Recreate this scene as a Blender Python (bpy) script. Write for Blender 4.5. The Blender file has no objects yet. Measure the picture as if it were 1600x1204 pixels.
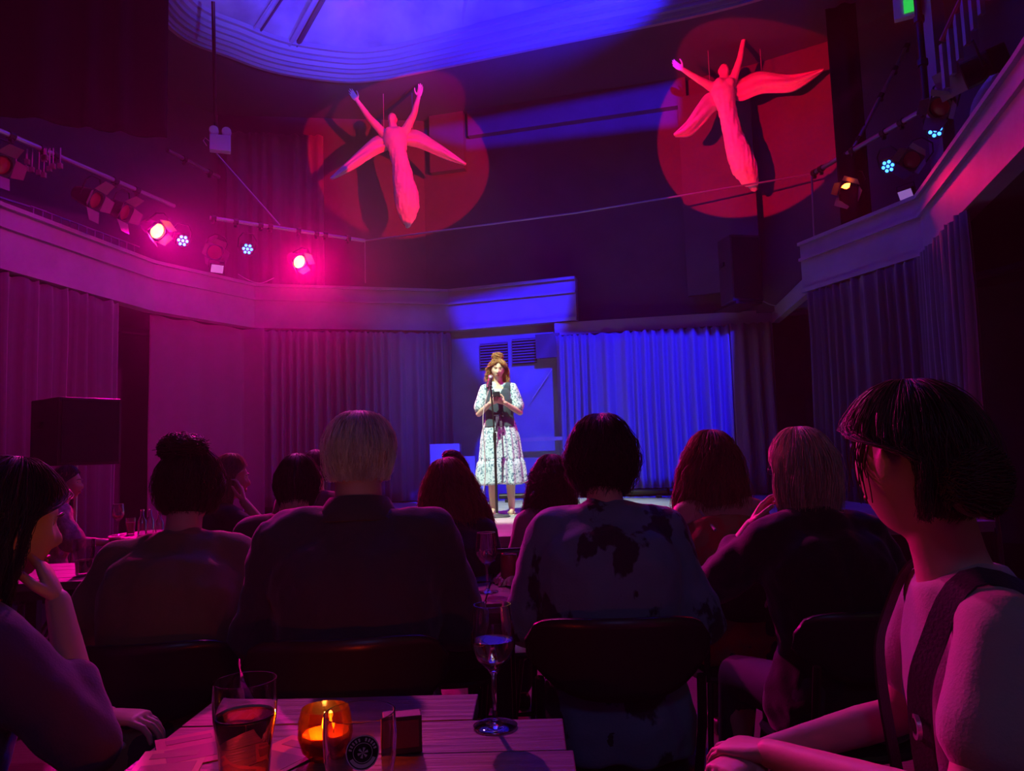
import bpy, bmesh, math, random
import numpy as np
from mathutils import Vector, Matrix, Euler
from mathutils.noise import noise as pnoise

random.seed(7)
SC = bpy.context.scene
COL = SC.collection
PI = math.pi

# ------------------------------------------------------------------ camera
F_PX = 1180.0
CAM_Z = 1.2
PITCH, ROLL = math.radians(5.33), math.radians(-1.8)
cd = bpy.data.cameras.new('camera')
cam = bpy.data.objects.new('camera', cd)
COL.objects.link(cam)
CR = Matrix.Rotation(PI / 2 + PITCH, 3, 'X') @ Matrix.Rotation(ROLL, 3, 'Z')
cam.matrix_world = Matrix.Translation((0, 0, CAM_Z)) @ CR.to_4x4()
cd.sensor_width = 36.0
cd.lens = 36.0 * F_PX / 1600.0
cd.clip_start = 0.05
SC.camera = cam

def ray(x, y):
    return CR @ Vector(((x - 800) / F_PX, (602 - y) / F_PX, -1))
def onz(x, y, z):
    d = ray(x, y); return Vector((0, 0, CAM_Z)) + d * ((z - CAM_Z) / d.z)
def ony(x, y, Y):
    d = ray(x, y); return Vector((0, 0, CAM_Z)) + d * (Y / d.y)

# ------------------------------------------------------------------ exposure, world
vs = SC.view_settings
vs.view_transform = 'Standard'; vs.look = 'None'; vs.gamma = 1.0
vs.exposure = 0.0
vs.use_curve_mapping = False
world = bpy.data.worlds.new('world'); SC.world = world
world.use_nodes = True
world.node_tree.nodes['Background'].inputs[0].default_value = (0.25, 0.02, 0.35, 1)
world.node_tree.nodes['Background'].inputs[1].default_value = 0.012
SC.cycles.max_bounces = 8
SC.cycles.transparent_max_bounces = 12
SC.cycles.volume_bounces = 0
SC.cycles.sample_clamp_indirect = 3.0
SC.cycles.volume_step_rate = 4.0
SC.cycles.caustics_refractive = False
SC.cycles.caustics_reflective = False

# ------------------------------------------------------------------ lights
def aim(o, loc, target):
    o.location = loc
    d = Vector(target) - Vector(loc)
    o.rotation_euler = d.to_track_quat('-Z', 'Y').to_euler()

def spot(name, loc, target, color, power, angle, blend=0.15, radius=0.03, cut=None, soft=0.02, vol=1.0):
    l = bpy.data.lights.new(name, 'SPOT')
    l.color = color; l.energy = power; l.spot_size = math.radians(angle)
    l.spot_blend = blend; l.shadow_soft_size = radius
    o = bpy.data.objects.new(name, l); COL.objects.link(o)
    aim(o, loc, target)
    l.volume_factor = vol if hasattr(l, 'volume_factor') else 1.0
    if cut:   # the lamp's shutters: half planes through the lamp, in world directions
        l.use_nodes = True
        nt = l.node_tree; em = nt.nodes['Emission']
        g = nt.nodes.new('ShaderNodeNewGeometry')
        prod = None
        L = Vector(loc); n = len(cut); cen = sum((Vector(c) for c in cut), Vector()) / n
        for i in range(n):
            a, b = Vector(cut[i]) - L, Vector(cut[(i + 1) % n]) - L
            nn = a.cross(b).normalized()
            if nn.dot(cen - L) < 0: nn = -nn
            dt = nt.nodes.new('ShaderNodeVectorMath'); dt.operation = 'DOT_PRODUCT'
            nt.links.new(g.outputs['Incoming'], dt.inputs[0]); dt.inputs[1].default_value = nn
            mr = nt.nodes.new('ShaderNodeMapRange'); mr.clamp = True
            mr.inputs['From Min'].default_value = -soft * SIGN; mr.inputs['From Max'].default_value = soft * SIGN
            nt.links.new(dt.outputs['Value'], mr.inputs['Value'])
            if prod is None: prod = mr.outputs[0]
            else:
                m = nt.nodes.new('ShaderNodeMath'); m.operation = 'MULTIPLY'
                nt.links.new(prod, m.inputs[0]); nt.links.new(mr.outputs[0], m.inputs[1]); prod = m.outputs[0]
        nt.links.new(prod, em.inputs['Strength'])
    return o

def lamp(name, loc, color, power, radius=0.05):
    l = bpy.data.lights.new(name, 'POINT'); l.color = color; l.energy = power; l.shadow_soft_size = radius
    o = bpy.data.objects.new(name, l); COL.objects.link(o); o.location = loc
    return o
SIGN = 1.0   # direction convention of the incoming vector on a lamp

RED = (1.0, 0.0, 0.03); BLUE = (0.012, 0.010, 1.0); MAG = (1.0, 0.0, 0.28)
FOLLOW = spot('key_spot', (-1.7, 4.8, 6.3), (-0.05, 8.0, 1.3), (0.78, 1.0, 0.72), 3300, 27, 0.45, 0.05)
spot('gobo_spot_left_angel', (3.3, 3.6, 3.7), ony(630, 250, 11.1), RED, 4600, 14.8, 0.03, 0.015)
spot('gobo_spot_right_angel', (-2.2, 3.4, 3.7), ony(1176, 196, 9.95), RED, 4400, 17.0, 0.03, 0.015)
# blue profile lanterns over the stage, their shutters cut to the curtain and the wall
spot('shutter_spot_blue', (2.4, 4.2, 6.2), ony(1000, 650, 10.2), BLUE, 6000, 50, 0.1, 0.02,
     cut=[ony(866, 522, 10.5), ony(756, 668, 10.7), ony(742, 790, 10.7), ony(1143, 785, 9.98), ony(1143, 523, 9.98)], soft=0.003)
spot('shutter_spot_steps', (0.8, 5.2, 6.1), ony(710, 730, 10.4), BLUE, 8000, 30, 0.1, 0.02, cut=[ony(664, 688, 9.97), ony(664, 790, 9.97), ony(758, 790, 9.97), ony(758, 688, 9.97)], soft=0.003)
spot('fan_spot_centre', (0.9, 5.6, 6.2), ony(800, 478, 10.6), BLUE, 5200, 26, 0.8, 0.05, cut=[ony(712, 449, 10.6), ony(898, 433, 10.4), ony(885, 520, 10.6), ony(830, 600, 10.6), ony(772, 575, 10.6), ony(735, 520, 10.6)], soft=0.012)
spot('wash_spot_left_curtain', (0.8, 5.4, 6.1), ony(640, 600, 10.6), (0.08, 0.06, 1), 1100, 34, 1.0, 0.1, cut=[ony(600, 515, 10.8), ony(704, 515, 10.8), ony(700, 775, 10.8), ony(560, 775, 10.8)], soft=0.06)
spot('dome_uplight', (2.2, 6.2, 5.2), (0.4, 8.0, 7.8), BLUE, 4200, 74, 0.5, 0.03)
spot('dome_uplight', (-1.4, 6.2, 5.2), (-2.0, 8.4, 7.6), (0.10, 0.07, 1.0), 700, 72, 0.5, 0.03)
spot('audience_top_light', (-1.6, 7.6, 6.2), (0.1, 2.4, 1.2), (0.9, 0.05, 0.42), 900, 60, 0.8, 0.1)

spot('band_spot', (1.2, 4.0, 5.4), ony(870, 170, 10.5), BLUE, 3000, 40, 0.1, 0.02, cut=[ony(668, 186, 10.7), ony(1060, 120, 10.0), ony(1060, 178, 10.0), ony(728, 214, 10.7)], soft=0.01)
spot('magenta_wash', (1.2, 2.2, 5.8), (-4.2, 8.2, 2.7), (1.0, 0.0, 0.44), 1500, 38, 1.0, 0.15)
spot('magenta_side', (3.4, 6.6, 4.6), (-0.1, 7.95, 1.5), (1.0, 0.0, 0.5), 450, 18, 0.4, 0.05)
lamp('rear_blue_fill', (0.3, -1.2, 3.2), (0.22, 0.28, 1.0), 14, 0.3)  # unseen fill added behind the camera: dim blue on the audience's backs
lamp('rear_green_fill', (2.6, -0.6, 2.6), (0.3, 1.0, 0.35), 1.5, 0.2)  # added green fill, no fixture: tints the nearest woman's back shoulder
# ------------------------------------------------------------------ materials
MATS = {}
def mat(name, color, rough=0.6, metal=0.0, bump=0.0, bscale=40.0, vary=0.0, vscale=6.0, sheen=0.0, emit=None, estr=0.0, spec=0.5, trans=0.0, ior=1.45, stretch=None, color2=None, thr=None):
    if name in MATS: return MATS[name]
    m = bpy.data.materials.new(name); m.use_nodes = True
    nt = m.node_tree; b = nt.nodes['Principled BSDF']
    b.inputs['Base Color'].default_value = (*color, 1)
    b.inputs['Roughness'].default_value = rough
    b.inputs['Metallic'].default_value = metal
    b.inputs['Specular IOR Level'].default_value = spec
    b.inputs['Sheen Weight'].default_value = sheen
    b.inputs['Transmission Weight'].default_value = trans
    b.inputs['IOR'].default_value = ior
    if emit: b.inputs['Emission Color'].default_value = (*emit, 1); b.inputs['Emission Strength'].default_value = estr
    tc = None
    def coords(scale):
        nonlocal tc
        if tc is None: tc = nt.nodes.new('ShaderNodeTexCoord')
        mp = nt.nodes.new('ShaderNodeMapping'); nt.links.new(tc.outputs['Object'], mp.inputs[0])
        s = stretch or (1, 1, 1); mp.inputs['Scale'].default_value = [scale * q for q in s]
        return mp.outputs[0]
    if vary > 0 or color2:
        n = nt.nodes.new('ShaderNodeTexNoise'); n.inputs['Scale'].default_value = 1; n.inputs['Detail'].default_value = 5
        nt.links.new(coords(vscale), n.inputs['Vector'])
        r = nt.nodes.new('ShaderNodeValToRGB')
        c2 = color2 or tuple(min(1, c * (1 + vary)) for c in color)
        c1 = color if color2 else tuple(c * (1 - vary) for c in color)
        lo, hi = thr if thr else (0.35, 0.65)
        r.color_ramp.elements[0].position = lo; r.color_ramp.elements[1].position = hi
        r.color_ramp.elements[0].color = (*c1, 1); r.color_ramp.elements[1].color = (*c2, 1)
        nt.links.new(n.outputs['Fac'], r.inputs[0]); nt.links.new(r.outputs[0], b.inputs['Base Color'])
    if bump > 0:
        n = nt.nodes.new('ShaderNodeTexNoise'); n.inputs['Scale'].default_value = 1; n.inputs['Detail'].default_value = 6
        nt.links.new(coords(bscale), n.inputs['Vector'])
        bp = nt.nodes.new('ShaderNodeBump'); bp.inputs['Strength'].default_value = bump; bp.inputs['Distance'].default_value = 0.01
        nt.links.new(n.outputs['Fac'], bp.inputs['Height']); nt.links.new(bp.outputs[0], b.inputs['Normal'])
    MATS[name] = m
    return m

def thin_glass(name, tint=(0.95, 0.95, 0.97), gloss=0.12, rough=0.02):
    """thin clear wall of a vessel: lets light through and mirrors the lamps at its edge"""
    if name in MATS: return MATS[name]
    m = bpy.data.materials.new(name); m.use_nodes = True; nt = m.node_tree
    nt.nodes.remove(nt.nodes['Principled BSDF']); out = nt.nodes['Material Output']
    t = nt.nodes.new('ShaderNodeBsdfTransparent'); t.inputs[0].default_value = (*tint, 1)
    g = nt.nodes.new('ShaderNodeBsdfGlossy'); g.inputs['Roughness'].default_value = rough
    lw = nt.nodes.new('ShaderNodeLayerWeight'); lw.inputs['Blend'].default_value = 0.35
    a = nt.nodes.new('ShaderNodeMath'); a.operation = 'MULTIPLY_ADD'; a.inputs[1].default_value = 0.6; a.inputs[2].default_value = gloss
    nt.links.new(lw.outputs['Fresnel'], a.inputs[0])
    mx = nt.nodes.new('ShaderNodeMixShader'); nt.links.new(a.outputs[0], mx.inputs[0])
    nt.links.new(t.outputs[0], mx.inputs[1]); nt.links.new(g.outputs[0], mx.inputs[2]); nt.links.new(mx.outputs[0], out.inputs[0])
    MATS[name] = m
    return m

# ------------------------------------------------------------------ mesh tools
class MB:
    """collects vertices and faces for one mesh object"""
    def __init__(s): s.v = []; s.f = []; s.m = []; s.cm = 0
    def add(s, vs, fs):
        n = len(s.v); s.v += [tuple(v) for v in vs]; s.f += [tuple(i + n for i in f) for f in fs]; s.m += [s.cm] * len(fs); return s
    def box(s, c, size, rot=None):
        hx, hy, hz = [q / 2 for q in size]; R = rot or Matrix.Identity(3); c = Vector(c)
        vs = [c + R @ Vector((x * hx, y * hy, z * hz)) for x in (-1, 1) for y in (-1, 1) for z in (-1, 1)]
        return s.add(vs, [(0, 1, 3, 2), (4, 6, 7, 5), (0, 4, 5, 1), (2, 3, 7, 6), (0, 2, 6, 4), (1, 5, 7, 3)])
    def quadprism(s, a, b, z0, z1, th):
        """upright slab from plan point a to b, thickness th to its left side"""
        a, b = Vector((a[0], a[1])), Vector((b[0], b[1])); d = (b - a).normalized(); n = Vector((-d.y, d.x)) * th
        p = [a, b, b + n, a + n]
        vs = [(q.x, q.y, z) for z in (z0, z1) for q in p]
        return s.add(vs, [(0, 3, 2, 1), (4, 5, 6, 7), (0, 1, 5, 4), (1, 2, 6, 5), (2, 3, 7, 6), (3, 0, 4, 7)])
    def tube(s, pts, r, seg=8, cap=True):
        pts = [Vector(p) for p in pts]; n = len(pts)
        rs = r if isinstance(r, (list, tuple)) else [r] * n
        up = None; rings = []
        for i, p in enumerate(pts):
            t = (pts[min(i + 1, n - 1)] - pts[max(i - 1, 0)])
            t = t.normalized() if t.length > 1e-9 else Vector((0, 0, 1))
            if up is None:
                up = Vector((0, 0, 1)) if abs(t.z) < 0.9 else Vector((1, 0, 0))
            u = (up - t * up.dot(t));
            if u.length < 1e-6: u = t.orthogonal()
            u.normalize(); up = u; w = t.cross(u)
            rings.append([p + (u * math.cos(2 * PI * k / seg) + w * math.sin(2 * PI * k / seg)) * rs[i] for k in range(seg)])
        return s.loft(rings, cap)
    def loft(s, rings, cap=True, closed=True):
        n = len(rings[0]); vs = [v for r in rings for v in r]; fs = []
        for i in range(len(rings) - 1):
            for k in range(n if closed else n - 1):
                k2 = (k + 1) % n
                fs.append((i * n + k, i * n + k2, (i + 1) * n + k2, (i + 1) * n + k))
        if cap:
            fs.append(tuple(reversed(range(n)))); fs.append(tuple(range((len(rings) - 1) * n, len(rings) * n)))
        return s.add(vs, fs)
    def ell(s, c, r, seg=16, rg=10, rot=None):
        R = rot or Matrix.Identity(3); c = Vector(c); rings = []
        for i in range(1, rg):
            a = PI * i / rg - PI / 2
            rings.append([c + R @ Vector((r[0] * math.cos(a) * math.cos(2 * PI * k / seg), r[1] * math.cos(a) * math.sin(2 * PI * k / seg), r[2] * math.sin(a))) for k in range(seg)])
        n0 = len(s.v); s.loft(rings, False)
        b = len(s.v); s.v += [tuple(c + R @ Vector((0, 0, -r[2]))), tuple(c + R @ Vector((0, 0, r[2])))]
        for k in range(seg):
            k2 = (k + 1) % seg
            s.f.append((b, n0 + k2, n0 + k)); s.m.append(s.cm)
            s.f.append((b + 1, n0 + (rg - 2) * seg + k, n0 + (rg - 2) * seg + k2)); s.m.append(s.cm)
        return s
    def lathe(s, prof, c=(0, 0, 0), seg=32, closed=False):
        rings = [[(c[0] + r * math.cos(2 * PI * k / seg), c[1] + r * math.sin(2 * PI * k / seg), c[2] + z) for k in range(seg)] for r, z in prof]
        if closed: rings.append(rings[0])
        return s.loft(rings, not closed)
    def cap(s, a, b, ra, rb, seg=12):
        """tapered capsule"""
        a, b = Vector(a), Vector(b); d = (b - a); L = d.length
        if L < 1e-6: return s.ell(a, (ra,) * 3)
        d.normalize(); pts = []; rs = []
        for t in (0.05, 0.35, 0.7): pts.append(a - d * ra * math.cos(t * PI / 2)); rs.append(ra * math.sin(t * PI / 2))
        for t in (0, 0.5, 1): pts.append(a.lerp(b, t)); rs.append(ra + (rb - ra) * t)
        for t in (0.7, 0.35, 0.05): pts.append(b + d * rb * math.cos(t * PI / 2)); rs.append(rb * math.sin(t * PI / 2))
        return s.tube(pts, rs, seg)
    def mesh(s, name='m'):
        me = bpy.data.meshes.new(name); me.from_pydata(s.v, [], s.f)
        return me

def link(name, me, m, parent=None, smooth=True, mtx=None):
    o = bpy.data.objects.new(name, me); COL.objects.link(o)
    ms = m if isinstance(m, (list, tuple)) else [m]
    if not me.materials:
        for q in ms: me.materials.append(q)
    if smooth and me.polygons: me.polygons.foreach_set('use_smooth', [True] * len(me.polygons))
    if parent is not None: o.parent = parent
    if mtx is not None: o.matrix_local = mtx
    return o

def fin(mb, name, m, parent=None, smooth=False, loc=None, bevel=0, angle=None):
    me = mb.mesh(name)
    bm = bmesh.new(); bm.from_mesh(me); bmesh.ops.recalc_face_normals(bm, faces=bm.faces)
    if bevel:
        es = [e for e in bm.edges if len(e.link_faces) == 2 and e.calc_face_angle(0) > 0.6]
        bmesh.ops.bevel(bm, geom=es, offset=bevel, segments=2, profile=0.6, affect='EDGES')
    bm.to_mesh(me); bm.free()
    if max(mb.m, default=0) > 0 and len(mb.m) == len(me.polygons): me.polygons.foreach_set('material_index', mb.m)
    o = link(name, me, m, parent, smooth)
    if smooth: me.set_sharp_from_angle(angle=math.radians(angle or 40))
    if loc is not None: o.location = loc
    return o

def empty(name, loc=(0, 0, 0), rz=0.0, rot=None):
    o = bpy.data.objects.new(name, None); COL.objects.link(o); o.location = loc
    o.rotation_euler = rot if rot is not None else (0, 0, rz); o.empty_display_size = 0.1
    return o
def tag(o, label=None, cat=None, group=None, kind=None):
    if label: o['label'] = label
    if cat: o['category'] = cat
    if group: o['group'] = group
    if kind: o['kind'] = kind
    return o
def struct(o): o['kind'] = 'structure'; return o
def copy_tree(o, parent=None):
    c = o.copy(); COL.objects.link(c); c.parent = parent
    for ch in [q for q in bpy.data.objects if q.parent is o]: copy_tree(ch, c)
    return c
def hair_noise(v, s): return Vector((pnoise(v * s), pnoise(v * s + Vector((9, 3, 1))), pnoise(v * s + Vector((2, 7, 5)))))
# ------------------------------------------------------------------ room materials
M_fascia = mat('painted_board', (0.34, 0.28, 0.36), 0.55, bump=0.15, bscale=20, vary=0.08, vscale=3)
M_wall = mat('dark_wall_paint', (0.085, 0.07, 0.095), 0.7, bump=0.2, bscale=25, vary=0.15, vscale=2)
M_upper = mat('upper_wall_paint', (0.11, 0.085, 0.125), 0.75, bump=0.2, bscale=18, vary=0.12, vscale=1.5)
M_soffit = mat('soffit_paint', (0.05, 0.04, 0.05), 0.8)
M_ceil = mat('ceiling_paint', (0.10, 0.08, 0.12), 0.8, bump=0.1)
M_cornice = mat('cornice_plaster', (0.36, 0.35, 0.40), 0.5)
M_dome = mat('dome_plaster', (0.34, 0.36, 0.42), 0.6, vary=0.35, vscale=1.3, bump=0.2, bscale=5)
M_black = mat('black_drape_cloth', (0.008, 0.007, 0.009), 0.9, spec=0.1)
M_floor = mat('floor_boards', (0.05, 0.035, 0.03), 0.5, bump=0.2, stretch=(1, 12, 1), bscale=6)
M_stage = mat('stage_floor_paint', (0.42, 0.4, 0.42), 0.5, bump=0.15, bscale=15, vary=0.15, vscale=4)
M_pipe = mat('scaffold_pipe', (0.42, 0.4, 0.44), 0.35, metal=0.7, bump=0.1)
M_blackmetal = mat('black_metal', (0.02, 0.02, 0.022), 0.4, metal=0.3)
M_cable = mat('cable_rubber', (0.02, 0.02, 0.02), 0.5)
M_palecable = mat('pale_cable', (0.5, 0.45, 0.5), 0.5)

ZC = 6.45
# balcony front, as a plan polyline
FL = [Vector(p) for p in ((-4.75, 3.2), (-4.66, 6.75), (-4.26, 8.88), (-3.5, 10.22), (-0.9, 10.96), (0.93, 10.38))]
FR = [Vector(p) for p in ((3.56, 9.02), (4.12, 7.35), (3.33, 4.66), (2.75, 2.9))]

def offs(path, d):
    out = []
    n = len(path)
    for i, p in enumerate(path):
        a = (path[i] - path[i - 1]).normalized() if i > 0 else None
        b = (path[i + 1] - path[i]).normalized() if i < n - 1 else None
        na = Vector((-a.y, a.x)) if a else None; nb = Vector((-b.y, b.x)) if b else None
        if na and nb:
            m = (na + nb).normalized(); m = m / max(0.3, m.dot(na))
        else: m = na or nb
        out.append(p + m * d)
    return out
def sweep(path, prof, z=0):
    """profile (offset to the left of the path, height) swept along the plan path"""
    cols = [offs(path, o) for o, _ in prof]; mb = MB()
    rings = [[(cols[k][i].x, cols[k][i].y, prof[k][1] + z) for k in range(len(prof))] for i in range(len(path))]
    return mb.loft(rings, True)

# left side of path FL (heading away, then to the right) is outside; FR heads back towards the camera: outside is to its left
for nm, path in (('trim_1', FL), ('trim_2', FR)):
    o = struct(fin(sweep(path, [(0, 3.05), (0, 3.65), (0.12, 3.65), (0.12, 3.05)]), nm, M_fascia))
    r = fin(sweep(path, [(-0.035, 3.44), (-0.035, 3.475), (0.0, 3.475), (0.0, 3.44)]), 'groove_rail', M_fascia, o)
    r = fin(sweep(path, [(-0.03, 3.05), (-0.03, 3.10), (0.0, 3.10), (0.0, 3.05)]), 'lower_bead', M_fascia, o)
    r = fin(sweep(path, [(-0.04, 3.63), (-0.04, 3.67), (0.16, 3.67), (0.16, 3.63)]), 'top_cap', M_fascia, o)
# soffit and balcony deck
struct(fin(sweep(FL[:4], [(0.1, 3.06), (0.1, 3.2), (2.2, 3.2), (2.2, 3.06)]), 'balcony_floor_slab', M_soffit))
struct(fin(sweep(FR, [(0.1, 3.06), (0.1, 3.2), (2.4, 3.2), (2.4, 3.06)]), 'balcony_floor_slab', M_soffit))

# floor, stage
mb = MB(); mb.box((0, 4.5, -0.05), (16, 17, 0.1)); struct(fin(mb, 'floor', M_floor))
SY = 5.78
st = MB(); st.box((0.3, (SY + 12.2) / 2, 0.56), (6.6, 12.2 - SY, 0.08))
stage = fin(st, 'stage_floor', M_stage); struct(stage)
s2 = MB(); s2.box((0.3, SY + 0.05, 0.26), (6.6, 0.04, 0.52)); fin(s2, 'stage_front', M_blackmetal, stage)
s2 = MB(); s2.box((0.3, SY - 0.005, 0.575), (6.6, 0.03, 0.05)); fin(s2, 'stage_nosing', M_fascia, stage)
for i in range(9):   # deck sheets, joints recessed
    pass

# outer walls
def wall(name, pts, z0, z1, m, th=0.15):
    mb = MB()
    for a, b in zip(pts[:-1], pts[1:]): mb.quadprism(a, b, z0, z1, th)
    return struct(fin(mb, name, m))
UP = [(-6.4, 2.5), (-6.4, 8.2), (-4.3, 10.95), (-1.26, 11.36), (2.52, 10.38), (3.46, 9.93), (4.35, 9.34), (5.3, 8.0), (5.6, 6.4)]
wall('wall_upper_left', UP[:4], 3.0, ZC, M_upper)
wall('wall_upper_back', UP[3:6], 3.0, ZC, M_upper)
wall('wall_upper_right', UP[5:], 3.0, ZC, M_upper)
wall('wall_left', [(-6.4, -2.2), (-6.4, 8.6), (-3.9, 11.7), (-0.88, 11.12)], 0, 3.06, M_wall)
wall('wall_back', [(-0.88, 11.08), (1.0, 10.5)], 0, 3.06, mat('back_wall_grey', (0.27, 0.31, 0.38), 0.6, bump=0.15, vary=0.08, vscale=3))
wall('wall_right', [(1.0, 10.9), (4.1, 10.6), (6.3, 8.5), (6.3, -2.2)], 0, 3.06, M_wall)
wall('wall_side_upper', [(5.6, 6.4), (6.3, 5.4), (6.3, -2.2)], 3.06, ZC, M_upper)
wall('wall_rear', [(6.3, -2.2), (-6.4, -2.2)], 0, ZC, M_wall)
wall('wall_rear_upper', [(-6.4, -2.2), (-6.4, 2.5)], 3.0, ZC, M_upper)

# ------------------------------------------------------------------ dome opening
def catmull(P, n=10):
    out = []; N = len(P)
    for i in range(N):
        p0, p1, p2, p3 = P[i - 1], P[i], P[(i + 1) % N], P[(i + 2) % N]
        for k in range(n):
            t = k / n
            out.append(0.5 * ((2 * p1) + (p2 - p0) * t + (2 * p0 - 5 * p1 + 4 * p2 - p3) * t * t + (3 * p1 - p0 - 3 * p2 + p3) * t ** 3))
    return out
DC = Vector((0.35, 6.4))
dome_pts = [Vector(p) for p in ((-3.85, 7.0), *[tuple(onz(x, y, ZC - 0.05).xy) for x, y in ((265, 49), (362, 94), (437, 118), (531, 131), (587, 129), (640, 120), (850, 77), (1150, 14))], (4.3, 7.5), (4.7, 6.2), (4.3, 4.4), (2.4, 3.0), (-0.5, 2.9), (-2.8, 4.0), (-3.7, 5.5))]
ring = catmull(dome_pts, 8)
def ring_at(k, z):   # k = inset in metres towards the dome's centre
    out = []
    for p in ring:
        d = (DC - p); L = d.length
        q = p + d / L * k; out.append((q.x, q.y, z))
    return out
prof = [(-0.02, ZC + 0.0), (0, ZC - 0.05), (0.09, ZC - 0.05), (0.09, ZC - 0.0), (0.14, ZC + 0.0), (0.16, ZC + 0.06), (0.24, ZC + 0.06), (0.24, ZC + 0.12), (0.30, ZC + 0.12), (0.33, ZC + 0.19), (0.40, ZC + 0.19), (0.40, ZC + 0.26), (0.47, ZC + 0.27), (0.50, ZC + 0.34), (0.58, ZC + 0.34), (0.58, ZC + 0.42)]
prof = [(k * 0.62, ZC + (z - ZC) * 0.72) for k, z in prof]
mb = MB(); mb.loft([ring_at(k, z) for k, z in prof], False)
struct(fin(mb, 'trim_3', M_cornice))
mb = MB()
N = len(ring); outer = []
for p in ring:
    d = (p - DC).normalized(); outer.append((p.x + d.x * 7, p.y + d.y * 7, ZC))
mb.loft([ring_at(-0.03, ZC), outer], False)
struct(fin(mb, 'ceiling', M_ceil))
mb = MB(); rows = []
for t in (0, 0.12, 0.3, 0.5, 0.7, 0.88, 0.97):
    rr = []
    for p in ring:
        d = (DC - p); L = d.length - 0.34
        q = p + d.normalized() * (0.34 + L * t); rr.append((q.x, q.y, ZC + 0.30 + 1.5 * math.sin(t * PI / 2)))
    rows.append(rr)
mb.loft(rows, False); mb.add(rows[-1], [tuple(range(N))])
dome = struct(fin(mb, 'ceiling_dome', M_dome, smooth=True))
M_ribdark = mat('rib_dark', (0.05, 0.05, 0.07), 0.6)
# ribs of the dome, running from the cornice to its crown
for x, y in ((385, 56), (447, 75), (722, 62), (1000, 14)):
    P = onz(x, y, ZC + 0.30); base = Vector((P.x, P.y)); L = (DC - base).length
    for dx in (-0.045, 0.045):
        pts = []
        for t in (0, 0.06, 0.12, 0.2, 0.3, 0.4, 0.5, 0.7, 0.9):
            q = base.lerp(DC, t); nrm = (DC - base).normalized(); side = Vector((-nrm.y, nrm.x)) * dx
            pts.append((q.x + side.x, q.y + side.y, ZC + 0.20 + 1.5 * math.sin(max(0, t - 0.02) * PI / 2)))
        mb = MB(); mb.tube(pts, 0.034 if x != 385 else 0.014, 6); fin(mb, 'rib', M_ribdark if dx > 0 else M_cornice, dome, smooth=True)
for k in range(10):
    P = ring[(k * 11 + 60) % N]; base = P + (DC - P).normalized() * 0.36
    if base.y > 7.5: continue
    pts = [(base.x + (DC.x - base.x) * t, base.y + (DC.y - base.y) * t, ZC + 0.26 + 1.5 * math.sin(max(0, t - 0.02) * PI / 2)) for t in (0, 0.1, 0.2, 0.4, 0.6, 0.9)]
    mb = MB(); mb.tube(pts, 0.022, 6); fin(mb, 'rib', M_cornice, dome, smooth=True)

# downstand beam and boxing high on the back wall
a, b = Vector((-0.55, 11.05)), Vector((2.6, 10.22))
mb = MB(); mb.quadprism(b - (b - a).normalized() * 0.02, a, 6.05, ZC, -0.3); o = fin(mb, 'beam_boxing', M_upper); struct(o)
mb = MB(); mb.quadprism((-0.62, 11.06), (-1.15, 11.2), 5.55, ZC, -0.3); struct(fin(mb, 'pillar_boxing', M_upper))
mb = MB(); mb.quadprism(ony(1182, 300, 9.84).xy, ony(1068, 300, 10.24).xy, 3.3, 6.12, 0.08); struct(fin(mb, 'wall_panel', M_upper))

# pelmet beam over the blue curtain, its sloping end piece
M_pel = mat('pelmet_board', (0.40, 0.32, 0.34), 0.6, bump=0.1)
PA, PB = Vector((0.62, 10.47)), Vector((3.5, 9.97))
mb = MB(); mb.quadprism(PA, PB, 2.86, 3.04, 0.12); pel = fin(mb, 'trim_4', M_pel); struct(pel)
mb = MB(); q0 = Vector((3.5, 9.97)); q1 = Vector((3.66, 9.1))
vs = []
for (q, z) in ((q0, 2.86), (q0, 3.04), (q1, 3.30), (q1, 3.08)):
    vs.append((q.x, q.y, z))
vs += [(x + 0.1, y + 0.03, z) for x, y, z in vs]
mb.add(vs, [(0, 1, 2, 3), (7, 6, 5, 4), (0, 4, 5, 1), (1, 5, 6, 2), (2, 6, 7, 3), (3, 7, 4, 0)])
fin(mb, 'sloping_board', M_pel, pel)

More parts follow.
